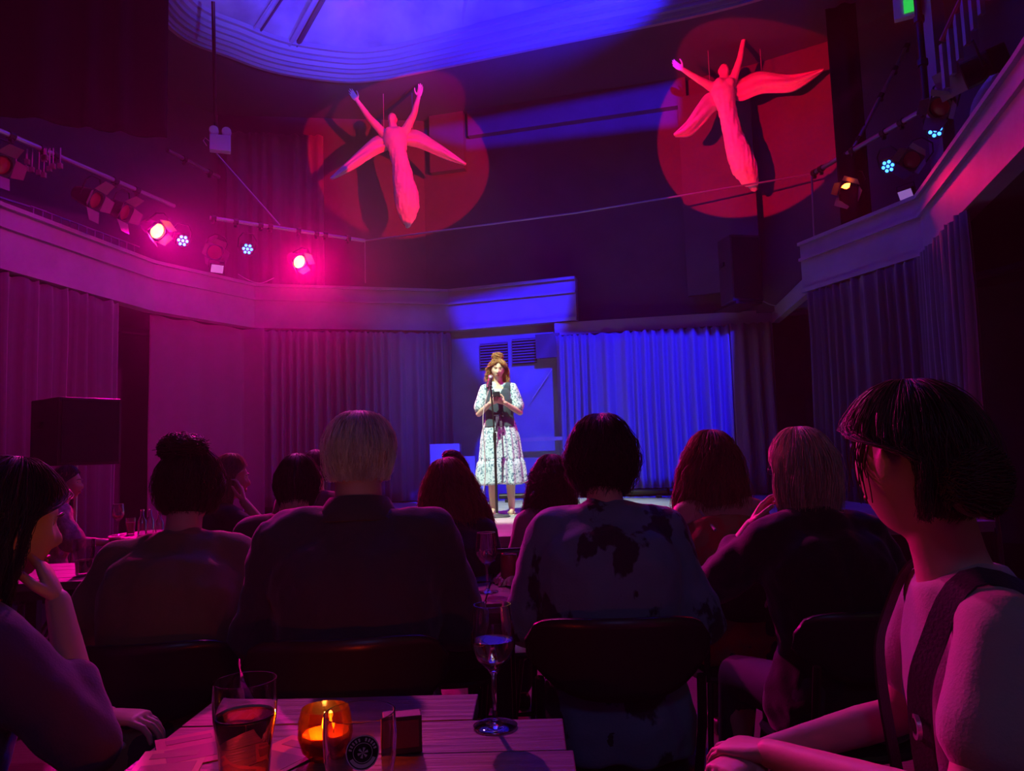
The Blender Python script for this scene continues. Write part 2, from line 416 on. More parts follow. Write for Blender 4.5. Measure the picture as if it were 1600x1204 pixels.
# ------------------------------------------------------------------ curtains
def curtain(name, path, z0, z1, m, pleat=0.11, amp=0.035, seed=0, label=None, drape=None, group=None, res=7, hookz=0.0, kind=None, gather=0.0):
    """pleated cloth hung along a plan path; every pleat is folded geometry"""
    rnd = random.Random(seed); P = [Vector(p) for p in path]
    seg = [(P[i + 1] - P[i]).length for i in range(len(P) - 1)]; T = sum(seg)
    n = int(T / pleat * res); cols = []
    ph = 0; fr = 1
    rows = 14
    w = [rnd.uniform(0.5, 1.5) for _ in range(400)]
    for i in range(n + 1):
        s = T * i / n; k = 0; ss = s
        while k < len(seg) - 1 and ss > seg[k]: ss -= seg[k]; k += 1
        d = (P[k + 1] - P[k]).normalized(); nn = Vector((-d.y, d.x)); base = P[k] + d * ss
        ph += 2 * PI / res * (w[int(s / pleat / 1.7) % 400]); a = amp * (0.5 + w[int(s / pleat / 2.3 + 50) % 400] * 0.5)
        col = []
        for j in range(rows + 1):
            t = j / rows; z = z1 + (z0 - z1) * t
            wob = pnoise(Vector((s * 1.1, t * 1.4, seed))) * 0.6
            am = a * (0.55 + 0.6 * t) if t > 0.03 else a * 0.5
            off = am * (math.sin(ph + wob * t * 2) + 0.35 * math.sin(2 * ph + 1 + wob)) + 0.02 * pnoise(Vector((s * 3, t * 3, seed + 5)))
            zz = z
            if j == 0: zz = z1 + 0.012 * math.sin(ph * 1.5) + hookz
            if drape: off += drape(s / T, t)
            col.append((base.x + nn.x * off + d.x * gather * pnoise(Vector((s * 4, t * 2, 3))), base.y + nn.y * off, zz))
        cols.append(col)
    mb = MB(); mb.loft(cols, False, closed=False)
    o = fin(mb, name, m, smooth=True, angle=180)
    sol = o.modifiers.new('t', 'SOLIDIFY'); sol.thickness = 0.006
    if label: tag(o, label, 'curtain', group)
    if kind: o['kind'] = kind
    return o
M_cur = mat('curtain_velour', (0.16, 0.15, 0.18), 0.8, sheen=0.2, bump=0.1, bscale=120)
M_curblue = mat('curtain_velour_stage', (0.22, 0.2, 0.27), 0.75, sheen=0.2, bump=0.1, bscale=120)
M_curred = mat('curtain_velour_side', (0.20, 0.11, 0.15), 0.85, sheen=0.4)
M_curdark = mat('curtain_velour_dark', (0.10, 0.07, 0.09), 0.85, sheen=0.4)
cA = ony(408, 515, 10.15).xy; cB = ony(703, 515, 10.85).xy
curtain('curtain', [cA, cB], 0.62, 3.0, M_cur, 0.13, 0.06, 1, 'grey pleated stage curtain hung between the smooth drape and the vents')
curtain('curtain', [ony(868, 525, 10.4).xy, ony(1143, 518, 9.98).xy], 0.72, 2.84, M_curblue, 0.15, 0.075, 2, 'blue-lit pleated stage curtain under the brown pelmet board')
curtain('curtain', [ony(1140, 518, 9.9).xy, ony(1205, 515, 9.85).xy], 0.62, 2.84, M_curred, 0.16, 0.03, 3, 'narrow maroon curtain at the end of the blue-lit stage curtain', drape=lambda s, t: -0.05)
curtain('curtain', [(-4.32, 8.95), (-3.62, 10.1), cA + Vector((0.05, -0.02))], 0.05, 3.02, M_curred, 0.5, 0.03, 4, 'smooth magenta-lit drape in the corner behind the bun-haired woman', res=14)
curtain('curtain', [(-4.72, 4.2), (-4.68, 6.8), (-4.36, 8.3)], 0.05, 3.03, M_curdark, 0.14, 0.05, 5, 'dark pleated curtain under the balcony behind the black loudspeaker on its pole')
curtain('curtain', [(3.58, 8.95), (4.08, 7.4), (3.62, 5.8)], 0.05, 3.03, M_curdark, 0.13, 0.05, 6, 'dark pleated curtain under the balcony beyond the woman with the bob')
curtain('curtain', [(4.6, 6.6), (3.7, 4.2), (3.4, 3.0)], 0.05, 3.03, mat('curtain_green_dark', (0.06, 0.09, 0.08), 0.85, sheen=0.3), 0.13, 0.05, 7, 'dark green curtain under the near end of the balcony')
curtain('curtain', [ony(352, 250, 10.75).xy, ony(505, 250, 11.0).xy], 3.7, 6.1, M_curred, 0.2, 0.035, 8, 'long dark red curtain on the upper wall beside the angel figure')
# black masking drape hung from the ceiling: its edge cuts off the dome's cornice
curtain('curtain', [(-6.3, 6.6), ony(262, 100, 7.95).xy], 4.75, ZC, M_black, 0.4, 0.05, 9, 'black masking drape hanging from ceiling to balcony', res=10)
curtain('curtain', [ony(1303, 200, 8.6).xy, ony(1352, 200, 8.45).xy], 3.7, ZC - 0.05, M_black, 0.3, 0.03, 10, 'black masking drape hanging past the red spot of the raised-arm angel', res=10)
# ------------------------------------------------------------------ lighting bars
def pipe(name, pts, r, label, clamps=(), cat='pipe', m=None):
    mb = MB(); mb.tube(pts, r, 10); o = fin(mb, name, m or M_pipe, smooth=True); tag(o, label, cat)
    P = [Vector(p) for p in pts]
    for t in clamps:
        c = P[0].lerp(P[-1], t); d = (P[-1] - P[0]).normalized()
        k = MB(); k.tube([c - d * 0.03, c + d * 0.03], r * 1.5, 8); k.box(c + Vector((0, 0, -r * 1.8)), (0.035, 0.035, 0.05)); fin(k, 'clamp', M_blackmetal, o)
    return o
P_l1a, P_l1b = onz(-20, 196, 4.35), onz(272, 322, 4.35)
pipe('lighting_bar', [P_l1a, P_l1b], 0.026, 'long lighting bar running along the balcony above the railing', (0.1, 0.24, 0.3, 0.62, 0.75))
pipe('lighting_bar', [onz(262, 235, 5.3), onz(342, 277, 5.3)], 0.028, 'short high bar emerging from the black masking drape', (0.3, 0.8))
P_l3a, P_l3b = onz(328, 340, 4.25), onz(570, 376, 4.25)
pipe('lighting_bar', [P_l3a, P_l3b], 0.026, 'pink-lit lighting bar above the magenta flood of light', (0.02, 0.15, 0.3, 0.36, 0.54, 0.66, 0.72, 0.88))
P_r1, P_r2, P_r3 = onz(1268, 272, 4.6), onz(1332, 235, 4.6), onz(1452, 166, 4.6)
pipe('lighting_bar', [P_r1, P_r2, P_r3], 0.028, 'purple-lit lighting bar ending at the upright pole above the balcony corner', (0.03, 0.1, 0.33, 0.4, 0.66, 0.8, 0.95))
pipe('tension_cable', [P_l3b, P_l3b.lerp(P_r1, 0.5) + Vector((0, 0, -0.05)), P_r1], 0.012, 'long thin blue-lit cable spanning the stage between two lighting bars', cat='cable')
pipe('brace_pole', [onz(338, 240, 5.2), onz(437, 352, 4.25)], 0.014, 'thin diagonal chain from the emergency light down to the pink-lit bar', cat='pole')
pipe('brace_pole', [onz(1420, 66, 5.9), P_r2], 0.022, 'diagonal brace pole dropping to the purple-lit lighting bar', (0.04, 0.25, 0.5, 0.9), cat='pole')
pipe('drop_pole', [onz(333, 2, ZC + .1), onz(337, 215, 5.25)], 0.022, 'slim black pole hanging down to the emergency light', cat='pole', m=M_blackmetal)
up_ = P_r3 + Vector((-0.03, 0, 0.0)); pipe('drop_pole', [up_, Vector((up_.x, up_.y, ZC))], 0.035, 'thick dark upright pole beside the green exit sign', (0.25, 0.5), cat='pole', m=M_blackmetal)
pipe('drop_pole', [P_l3b, Vector((P_l3b.x, P_l3b.y, 3.65))], 0.008, 'thin wire from the pink-lit bar end down to the balcony', cat='pole')
pipe('drop_pole', [P_r1, Vector((P_r1.x, P_r1.y + .06, 3.65))], 0.012, 'thin rod from the purple-lit bar down to the balcony corner', cat='pole')

# ------------------------------------------------------------------ lanterns
M_lens_blue = mat('led_lens', (0.1, 0.4, 1), 0.3, emit=(0.02, 0.15, 1.0), estr=10)
M_lens_red = mat('red_gel_lens', (1, 0.1, 0.02), 0.3, emit=(1.0, 0.10, 0.01), estr=30)
M_leaf = mat('barn_door_metal', (0.22, 0.16, 0.17), 0.5)
def look(loc, target):
    return (Vector(target) - Vector(loc)).to_track_quat('-Z', 'Y').to_euler()
def led_par(loc, target, label, power=60, aimpt=None, ang=60):
    r = empty('led_par', loc, rot=look(loc, target)); tag(r, label, 'stage light', 'blue LED stage lights')
    b = MB(); b.lathe([(0.02, 0.16), (0.075, 0.14), (0.085, 0.02), (0.09, 0.0), (0.082, 0.0), (0.080, 0.012), (0.01, 0.012)], seg=24); fin(b, 'body', M_blackmetal, r, smooth=True)
    y = MB(); y.tube([(-0.11, 0, 0.05), (-0.11, 0.12, 0.07), (-0.06, 0.19, 0.08), (0.06, 0.19, 0.08), (0.11, 0.12, 0.07), (0.11, 0, 0.05)], 0.008, 6); fin(y, 'yoke', M_blackmetal, r, smooth=True)
    first = None
    for i in range(7):
        a = i * PI / 3; c = (0, 0) if i == 6 else (0.05 * math.cos(a), 0.05 * math.sin(a))
        if first is None:
            l = MB(); l.lathe([(0.018, 0), (0.017, -0.004), (0.01, -0.008), (0.001, -0.009)], seg=10); first = fin(l, 'lens', M_lens_blue, r, smooth=True); o = first
        else:
            o = first.copy(); COL.objects.link(o)
        o.location = (c[0], c[1], 0.006)
    s = spot('led_beam', Vector(loc) + (Vector(target) - Vector(loc)).normalized() * 0.06, aimpt or target, BLUE, power * 0.35, ang, 0.6, 0.05)
    return r
def par_can(loc, target, label, lit=True, power=0, aimpt=None, ang=80, open_=35, roll=0.0, color=RED):
    r = empty('par_can', loc, rot=look(loc, target)); tag(r, label, 'stage light', 'red stage lights with barn doors')
    R = r.rotation_euler.to_matrix() @ Matrix.Rotation(roll, 3, 'Z'); r.rotation_euler = R.to_euler()
    b = MB(); b.lathe([(0.03, 0.26), (0.07, 0.24), (0.085, 0.18), (0.10, 0.06), (0.10, 0.0), (0.092, 0.0), (0.09, 0.03), (0.01, 0.03)], seg=24); fin(b, 'body', M_blackmetal, r, smooth=True)
    l = MB(); l.lathe([(0.088, 0.022), (0.05, 0.012), (0.002, 0.008)], seg=20); fin(l, 'lens', M_lens_red if lit else mat('gel_unlit', (0.25, 0.02, 0.02), 0.3), r, smooth=True)
    y = MB(); y.tube([(-0.12, 0, 0.1), (-0.12, 0.15, 0.1), (-0.06, 0.22, 0.1), (0.06, 0.22, 0.1), (0.12, 0.15, 0.1), (0.12, 0, 0.1)], 0.009, 6); fin(y, 'yoke', M_blackmetal, r, smooth=True)
    f = MB(); f.lathe([(0.09, 0.0), (0.115, 0.0), (0.115, -0.01), (0.09, -0.01)], seg=20, closed=True); fin(f, 'gel_frame', M_blackmetal, r)
    for k in range(4):
        q = MB(); w, h = (0.10, 0.13) if k % 2 == 0 else (0.085, 0.10)
        q.add([(-w, 0, 0), (w, 0, 0), (w * 0.75, h, 0), (-w * 0.75, h, 0), (-w, 0, 0.003), (w, 0, 0.003), (w * 0.75, h, 0.003), (-w * 0.75, h, 0.003)],
              [(0, 1, 2, 3), (7, 6, 5, 4), (0, 4, 5, 1), (1, 5, 6, 2), (2, 6, 7, 3), (3, 7, 4, 0)])
        o = fin(q, 'barn_door', M_leaf, r)
        o.matrix_local = Matrix.Rotation(k * PI / 2, 4, 'Z') @ Matrix.Translation((0, 0.10, -0.01)) @ Matrix.Rotation(-math.radians(90 - open_), 4, 'X')
    if lit and power:
        spot('par_beam', Vector(loc) + (Vector(target) - Vector(loc)).normalized() * 0.01, aimpt or target, color, power, ang, 0.5, 0.06)
    return r
CAMP = Vector((0, 0, CAM_Z))
LP = {}
def at(x, y, z): p = onz(x, y, z); LP[(x, y)] = p; return p
ZL = 3.95
par_can(at(246, 361, ZL), Vector((1.5, 5.5, 0.6)), 'glowing red stage light at the outer end of the row on the magenta balcony', power=1700, ang=66, roll=0.6, open_=22, aimpt=Vector((-1.2, 3.0, 1.2)), color=(1.0, 0.0, 0.34))
led_par(at(286, 376, ZL), Vector((0.6, 4.6, 1.2)), 'blue LED light next to the outer glowing red light, magenta balcony', 90, (0.0, 9.0, 0.9), 50)
par_can(at(336, 394, ZL), Vector((0.0, 2.5, 1.0)), 'red-lit barn doored lantern between the two blue LED lights, magenta balcony', lit=False, roll=0.3)
led_par(at(387, 389, ZL), Vector((0.4, 4.6, 1.2)), 'blue LED light next to the inner glowing red light, magenta balcony', 90, (1.0, 9.5, 1.2), 50)
par_can(at(468, 409, ZL), Vector((2.2, 5.5, 0.6)), 'glowing red stage light at the inner end of the row on the magenta balcony', power=1500, ang=66, roll=0.9, open_=22, aimpt=Vector((0.6, 2.6, 0.9)), color=(1.0, 0.0, 0.22))
par_can(at(196, 332, ZL), Vector((1.5, 7.5, 1.4)), 'unlit barn doored lantern outside the outer glowing red light', lit=False, open_=50)
par_can(at(150, 313, ZL), Vector((1.5, 7.0, 1.4)), 'unlit barn doored lantern second out from the glowing red light', lit=False, open_=60)
par_can(at(4, 258, 4.0), Vector((1.0, 5.0, 1.4)), 'unlit lantern at the frame edge under the long lighting bar', lit=False, open_=50)
par_can(at(1325, 298, 4.15), Vector((-0.4, 3.2, 1.0)), 'glowing red stage light above the balcony corner, lowest of its cluster', power=220, roll=0.5)
led_par(at(1387, 260, 4.2), Vector((-0.5, 4.6, 1.2)), 'blue LED light beside the barn doored lantern, lower of the two near the exit sign', 90, (0.0, 9.5, 1.2), 50)
par_can(at(1424, 250, 4.2), Vector((-0.5, 3.0, 1.6)), 'red-rimmed lantern between the two blue LED lights near the exit sign', lit=False, roll=0.8)
led_par(at(1461, 204, 4.3), Vector((-0.5, 4.2, 1.2)), 'blue LED light under the red flaps, upper of the two near the exit sign', 90, (1.0, 9.8, 1.2), 50)
par_can(at(1468, 168, 4.35), Vector((-0.6, 3.4, 1.0)), 'lantern with bright red flaps above the upper blue LED light', lit=False, roll=0.5, open_=40)
# profile lantern next to it: long dark barrel with a red gel face
pl = empty('profile_lantern', at(1500, 122, 4.55), rot=look(LP[(1500, 122)], onz(1440, 150, 4.3))); tag(pl, 'big dark profile lantern with a red gel face above the other lights', 'stage light')
b = MB(); b.tube([(0, 0, -0.12), (0, 0, 0.25)], 0.11, 16); fin(b, 'barrel', M_blackmetal, pl, smooth=True)
b = MB(); b.box((0, 0, 0.4), (0.3, 0.26, 0.3)); fin(b, 'lamp_house', M_blackmetal, pl, bevel=0.02)
b = MB(); b.box((0, 0, -0.15), (0.26, 0.26, 0.02)); fin(b, 'gel_frame', M_leaf, pl)
b = MB(); b.tube([(-0.17, 0, 0.1), (-0.17, 0.25, 0.1), (0.17, 0.25, 0.1), (0.17, 0, 0.1)], 0.012, 6); fin(b, 'yoke', M_blackmetal, pl, smooth=True)
# little flood lights
def flood(loc, target, label):
    r = empty('flood_light', loc, rot=look(loc, target)); tag(r, label, 'flood light')
    b = MB(); b.box((0, 0, 0.03), (0.17, 0.12, 0.05)); fin(b, 'housing', M_blackmetal, r, bevel=0.008)
    b = MB(); b.box((0, 0, 0.0), (0.15, 0.10, 0.008)); fin(b, 'diffuser', mat('flood_diffuser', (0.8, 0.75, 0.85), 0.4, emit=(0.5, 0.25, 0.8), estr=0.4), r)
    b = MB(); b.tube([(-0.10, 0, 0.03), (-0.10, 0.10, 0.05), (0.10, 0.10, 0.05), (0.10, 0, 0.03)], 0.006, 6); fin(b, 'bracket', M_blackmetal, r, smooth=True)
flood(onz(338, 423, 3.72) + Vector((0.05, -0.1, 0)), Vector((0, 5, 1)), 'small flat flood light on the balcony edge under the red-lit barn doors')
flood(onz(1415, 304, 3.9), Vector((-1, 5, 1)), 'small flat flood light above the balcony corner beside the glowing red light')
# extra wiring
def wire(pts, label, r=0.006, m=None):
    mb = MB(); P = [Vector(p) for p in pts]; out = []
    for i in range(len(P) - 1):
        for k in range(5):
            t = k / 5; p0 = P[max(i - 1, 0)]; p1, p2 = P[i], P[i + 1]; p3 = P[min(i + 2, len(P) - 1)]
            out.append(0.5 * ((2 * p1) + (p2 - p0) * t + (2 * p0 - 5 * p1 + 4 * p2 - p3) * t * t + (3 * p1 - p0 - 3 * p2 + p3) * t ** 3))
    out.append(P[-1]); mb.tube(out, r, 6); o = fin(mb, 'cable', m or M_cable, smooth=True); tag(o, label, 'cable'); return o
wire([ony(372, 428, 9.3), ony(390, 438, 9.4), ony(408, 442, 9.5), ony(428, 434, 9.6)], 'thin pale cable drooping in front of the balcony under the lights', 0.005, M_palecable)
wire([ony(1187, 430, 9.75), ony(1186, 462, 9.75), ony(1200, 474, 9.8), ony(1213, 478, 9.8)], 'pale cable curving down from the loudspeaker onto the pelmet', 0.008, M_palecable)
wire([ony(862, 577, 10.5), ony(832, 622, 10.58)], 'pale straight wire slanting across the wall beside the blue curtain', 0.006, M_palecable)

# mirrored clutter hanging on the long bar: clamp with dangling shackles
cl = empty('hanging_clamps', onz(60, 232, 4.35)); tag(cl, 'bunch of spare hook clamps hanging from the long lighting bar', 'clamp')
rnd = random.Random(3)
for i in range(12):
    x = rnd.uniform(-0.22, 0.22); L = rnd.uniform(0.08, 0.3); mb = MB()
    mb.tube([(x, 0, 0.0), (x, 0, -L)], 0.006, 5); mb.box((x, 0, -L), (0.04, 0.03, 0.05)); fin(mb, 'clamp', M_pipe, cl)

# emergency light
e = empty('emergency_light', onz(344, 225, 5.1), rz=0.35); tag(e, 'white twin-head emergency light box on the slim black pole', 'emergency light')
M_wp = mat('white_plastic', (0.75, 0.72, 0.78), 0.4)
b = MB(); b.box((0, 0, 0), (0.24, 0.11, 0.2)); fin(b, 'case', M_wp, e, bevel=0.01)
for dx in (-0.072, 0.072):
    b = MB(); b.tube([(dx, -0.05, 0.15), (dx, 0.03, 0.16)], 0.055, 16); h = fin(b, 'lamp_head', M_wp, e, smooth=True)
    b = MB(); b.tube([(dx, -0.056, 0.149), (dx, -0.05, 0.15)], 0.046, 16); fin(b, 'lens', mat('clear_lens', (0.8, 0.8, 0.9), 0.15), h)
b = MB(); b.tube([(-0.12, 0, 0.02), (-0.17, 0, 0.06), (-0.19, 0, 0.02), (-0.15, 0, -0.04)], 0.006, 6); fin(b, 'cable', M_wp, e, smooth=True)

# balcony railing (balusters and rails)
rl = empty('balcony_railing', (0, 0, 0)); tag(rl, 'metal balcony railing with upright balusters beside the unlit lanterns', 'railing')
a0, a1 = onz(-10, 312, 3.98), onz(75, 338, 3.98)
b0, b1 = onz(48, 322, 3.95), onz(218, 386, 3.78)
mb = MB(); mb.tube([a0 + Vector((-.02, 0, .05)), a1 + Vector((-.02, 0, .05))], 0.015, 6); fin(mb, 'top_rail', M_pipe, rl, smooth=True)
mb = MB(); mb.tube([b0, b1], 0.009, 6); fin(mb, 'handrail', M_pipe, rl, smooth=True)
for i in range(13):
    p = b0.lerp(b1, (i + 0.3) / 13); mb = MB(); mb.tube([p, Vector((p.x, p.y, 3.62))], 0.007, 6); fin(mb, 'baluster', M_pipe, rl, smooth=True)
rr = empty('stair_railing', (0, 0, 0)); tag(rr, 'pale balusters of the upper stair railing behind the dark lantern', 'railing')
q0, q1 = ony(1478, 130, 6.6), ony(1545, -10, 6.2)
for i in range(7):
    t = i / 6; p = q0.lerp(q1, t); mb = MB(); mb.box(p + Vector((0, 0, 0.16)), (0.045, 0.045, 0.42)); fin(mb, 'baluster', M_fascia, rr)
mb = MB(); mb.tube([q0 + Vector((0, 0, 0.4)), q1 + Vector((0, 0, 0.4))], 0.03, 8); fin(mb, 'handrail', mat('red_rail', (0.4, 0.05, 0.06), 0.5), rr, smooth=True)
mb = MB(); p = ony(1458, 60, 7.75); mb.box((p.x, p.y, 5.0), (0.2, 0.16, 2.9), Matrix.Rotation(0.4, 3, 'Z')); struct(fin(mb, 'pillar', M_fascia))
# white cloth bundle hung behind the lights
mb = MB(); rings = []
for i in range(9):
    t = i / 8; c = ony(1556 - 40 * t, 118 + 95 * t, 5.8); w = 0.03 + 0.07 * math.sin(PI * min(1, t * 1.1 + 0.05))
    rings.append([(c.x + w * math.cos(a), c.y + 0.03 * math.sin(a), c.z + 0.01 * math.sin(3 * a)) for a in [2 * PI * k / 12 for k in range(12)]])
mb.loft(rings); tag(fin(mb, 'white_cloth', mat('pale_cloth', (0.7, 0.62, 0.75), 0.8), smooth=True), 'pale cloth bundled over the balcony edge behind the dark lantern', 'cloth')

# exit sign
e = empty('exit_sign', onz(1417, 12, 5.9), rz=-0.5); tag(e, 'green exit sign on a white box beside the thick upright pole', 'sign')
b = MB(); b.box((0, 0, 0), (0.26, 0.08, 0.24)); fin(b, 'case', M_wp, e, bevel=0.008)
b = MB(); b.box((0.04, -0.045, 0.0), (0.14, 0.01, 0.16)); fin(b, 'green_panel', mat('green_panel', (0.02, 0.3, 0.05), 0.4, emit=(0.02, 0.8, 0.1), estr=0.7), e)

# loudspeakers
def speaker(name, loc, rz, size, label, stand=None):
    r = empty(name, loc, rz); tag(r, label, 'loudspeaker'); w, d, h = size
    b = MB(); b.box((0, 0, h / 2), size); fin(b, 'cabinet', mat('speaker_cabinet', (0.05, 0.045, 0.055), 0.5), r, bevel=0.012)
    b = MB(); b.box((0, -d / 2 - 0.004, h / 2), (w * 0.9, 0.008, h * 0.92)); fin(b, 'grille', mat('speaker_grille', (0.01, 0.01, 0.01), 0.8, bump=0.4, bscale=300), r)
    for sx in (-1, 1): b = MB(); b.box((sx * (w / 2 + 0.012), 0.05, h * 0.6), (0.02, 0.1, 0.05)); fin(b, 'handle', M_blackmetal, r)
    return r
p = ony(1160, 482, 9.6); k = speaker('loudspeaker', (p.x, p.y, 3.06), 0.2, (0.42, 0.34, 0.86), 'black loudspeaker standing on the pelmet above the blue-lit curtain')
b = MB(); b.box((0, 0.12, -0.02), (0.36, 0.6, 0.03)); fin(b, 'bracket', M_blackmetal, k)
p = ony(118, 712, 5.3)
sp = speaker('loudspeaker', (p.x, p.y, 1.23), 0.95, (0.42, 0.42, 0.46), 'black loudspeaker on a pole in front of the dark pleated curtain')
r = empty('speaker_stand', (p.x, p.y, 0)); tag(r, 'slim tripod pole stand holding up the black loudspeaker', 'speaker stand')
b = MB(); b.tube([(0, 0, 0.12), (0, 0, 1.23)], 0.018, 10); fin(b, 'pole', M_pipe, r, smooth=True)
for k in range(3):
    a = k * 2 * PI / 3 + 0.4; b = MB(); b.tube([(0, 0, 0.45), (0.42 * math.cos(a), 0.42 * math.sin(a), 0.02)], 0.012, 8); fin(b, 'leg', M_blackmetal, r, smooth=True)

# wall vents between the curtains
vd = Vector((1.88, -0.58, 0)).normalized()
for i, (x, y, w) in enumerate(((770, 540, 0.42), (820, 536, 0.36))):
    c = onz(x, y, 2.72); k = (c.x + 0.88) / 1.88; c = Vector((c.x, 11.08 - 0.58 * k - 0.03, 2.66 + 0.03 * i))
    r = empty('wall_vent', c, math.atan2(vd.y, vd.x)); tag(r, ('louvred wall vent closer to the grey stage curtain', 'louvred wall vent closer to the blue-lit curtain')[i], 'vent')
    b = MB(); b.box((0, 0.01, 0), (w, 0.015, 0.36)); fin(b, 'backing', M_blackmetal, r)
    for k in range(9):
        s = MB(); s.box((0, -0.012, -0.16 + k * 0.04), (w, 0.03, 0.008), Matrix.Rotation(0.6, 3, 'X')); fin(s, 'slat', mat('vent_slat', (0.2, 0.21, 0.24), 0.5), r)
# panel lines of the back wall: door leaf and rail beside the blue curtain
b = MB(); c = ony(845, 690, 10.45); b.box((c.x, c.y, 1.42), (0.62, 0.04, 0.05), Matrix.Rotation(-0.3, 3, 'Z')); struct(fin(b, 'trim_5', M_fascia))
b = MB(); c = ony(866, 500, 10.44); b.box((c.x - 0.1, c.y + 0.05, 2.72), (0.34, 0.06, 0.34), Matrix.Rotation(-0.3, 3, 'Z')); struct(fin(b, 'trim_6', M_wall))
# stepped rostrum
r = empty('stepped_rostrum', (0, 0, 0)); tag(r, 'stepped plywood block at the back of the stage lit blue', 'rostrum')
M_ply = mat('painted_plywood', (0.24, 0.27, 0.36), 0.6, bump=0.1)
for (x0, x1, y) in ((671, 718, 694), (718, 742, 713), (742, 756, 731)):
    a, b_ = ony(x0, y, 9.97), ony(x1, y, 9.97); h = a.z - 0.6
    b = MB(); b.box(((a.x + b_.x) / 2, 10.2, 0.602 + h / 2), (b_.x - a.x - 0.006, 0.45, h)); fin(b, 'step_box', M_ply, r, bevel=0.006)
# low floor batten and footlights along the curtain
for i, (x0, x1) in enumerate(((780, 862), (955, 1042), (1046, 1120))):
    a, b_ = ony(x0, 764, 10.0), ony(x1, 764, 9.9); r = empty('floor_batten', (0, 0, 0))
    tag(r, ('dark floor batten behind the performer', 'dark floor batten on the stage under the blue-lit curtain', 'dark floor batten towards the maroon curtain')[i], 'batten')
    b = MB(); b.tube([(a.x, a.y, 0.68), (b_.x, b_.y, 0.68)], 0.035, 10); fin(b, 'tube', M_blackmetal, r, smooth=True)
    for t in (0.15, 0.85):
        c = a.lerp(b_, t); b = MB(); b.box((c.x, c.y, 0.62), (0.06, 0.12, 0.04)); fin(b, 'foot', M_blackmetal, r)
# ------------------------------------------------------------------ people
def sm(a, b, x):
    t = min(1, max(0, (x - a) / (b - a))); return t * t * (3 - 2 * t)
def g(x, c, w): return math.exp(-((x - c) / w) ** 2)

def head_point(u, v, male=False):
    """direction (u around, v up) to a point of a head; face towards +Y, origin between the ears"""
    cx, cy, cz = math.cos(v) * math.sin(u), math.cos(v) * math.cos(u), math.sin(v)
    x, y, z = 0.076 * cx, 0.096 * cy, 0.118 * cz
    jaw = sm(0.0, -0.105, z)
    x *= 1 - (0.30 if male else 0.38) * jaw
    if cy < 0:
        y *= 1.06 - 0.42 * sm(-0.01, -0.1, z); y -= 0.004 * g(z, 0.03, 0.05)
    else:
        y *= 0.96; y += 0.012 * jaw * (1 - abs(cx))
        front = max(0, cy) ** 2 * (1 if abs(x) < 0.06 else 0.4)
        y += front * (0.005 * g(z, 0.030, 0.014) * g(x, 0, 0.045))                      # brow
        y -= front * 0.013 * (g(x, 0.031, 0.015) + g(x, -0.031, 0.015)) * g(z, 0.008, 0.014)  # sockets
        y += front * 0.006 * (g(x, 0.040, 0.018) + g(x, -0.040, 0.018)) * g(z, -0.022, 0.02)  # cheeks
        ns = sm(0.02, -0.030, z) * (1 - sm(-0.034, -0.046, z))
        y += front * 0.028 * ns * g(x, 0, 0.0075 + 0.007 * ns)                           # nose
        y += front * 0.007 * g(z, -0.058, 0.006) * g(x, 0, 0.02) + front * 0.007 * g(z, -0.070, 0.006) * g(x, 0, 0.017)  # lips
        y -= front * 0.004 * g(z, -0.083, 0.006) * g(x, 0, 0.02)
        y += front * 0.009 * g(z, -0.102, 0.014) * g(x, 0, 0.02)                           # chin
    return Vector((x, y, z))

def head_mb(mb, M, male=False, nu=72, nv=52):
    rings = []
    for j in range(1, nv):
        v = -PI / 2 + PI * j / nv
        rings.append([M @ head_point(2 * PI * k / nu, v, male) for k in range(nu)])
    mb.loft(rings, True)
    for sx in (-1, 1):   # ears: rim and lobe
        for a, b, r in (((0.070, -0.012, -0.022), (0.078, -0.018, 0.004), 0.0075), ((0.078, -0.018, 0.004), (0.083, -0.028, 0.022), 0.008), ((0.083, -0.028, 0.022), (0.080, -0.040, 0.010), 0.006), ((0.080, -0.040, 0.010), (0.072, -0.024, -0.022), 0.006)):
            mb.cap(M @ Vector((sx * a[0], a[1], a[2])), M @ Vector((sx * b[0], b[1], b[2])), r, r, 8)

def fuse(mb, voxel, smooth=4, fac=0.5):
    """overlapping volumes grown together into one skin"""
    me = mb.mesh('t'); o = bpy.data.objects.new('t', me); COL.objects.link(o)
    r = o.modifiers.new('r', 'REMESH'); r.mode = 'VOXEL'; r.voxel_size = voxel; r.use_smooth_shade = True
    if smooth:
        s = o.modifiers.new('s', 'SMOOTH'); s.iterations = smooth; s.factor = fac
    dg = bpy.context.evaluated_depsgraph_get()
    out = bpy.data.meshes.new_from_object(o.evaluated_get(dg))
    bpy.data.objects.remove(o); bpy.data.meshes.remove(me)
    return out
def join_meshes(a, b, name):
    bm = bmesh.new(); bm.from_mesh(a); bm.from_mesh(b); bm.to_mesh(a); bm.free(); bpy.data.meshes.remove(b); a.name = name; return a

def frame(origin, yax, zax):
    """matrix whose Y runs along yax and whose Z is near zax"""
    y = Vector(yax).normalized(); z = Vector(zax); z = (z - y * z.dot(y)).normalized(); x = y.cross(z)
    m = Matrix((x, y, z)).transposed().to_4x4(); m.translation = Vector(origin); return m

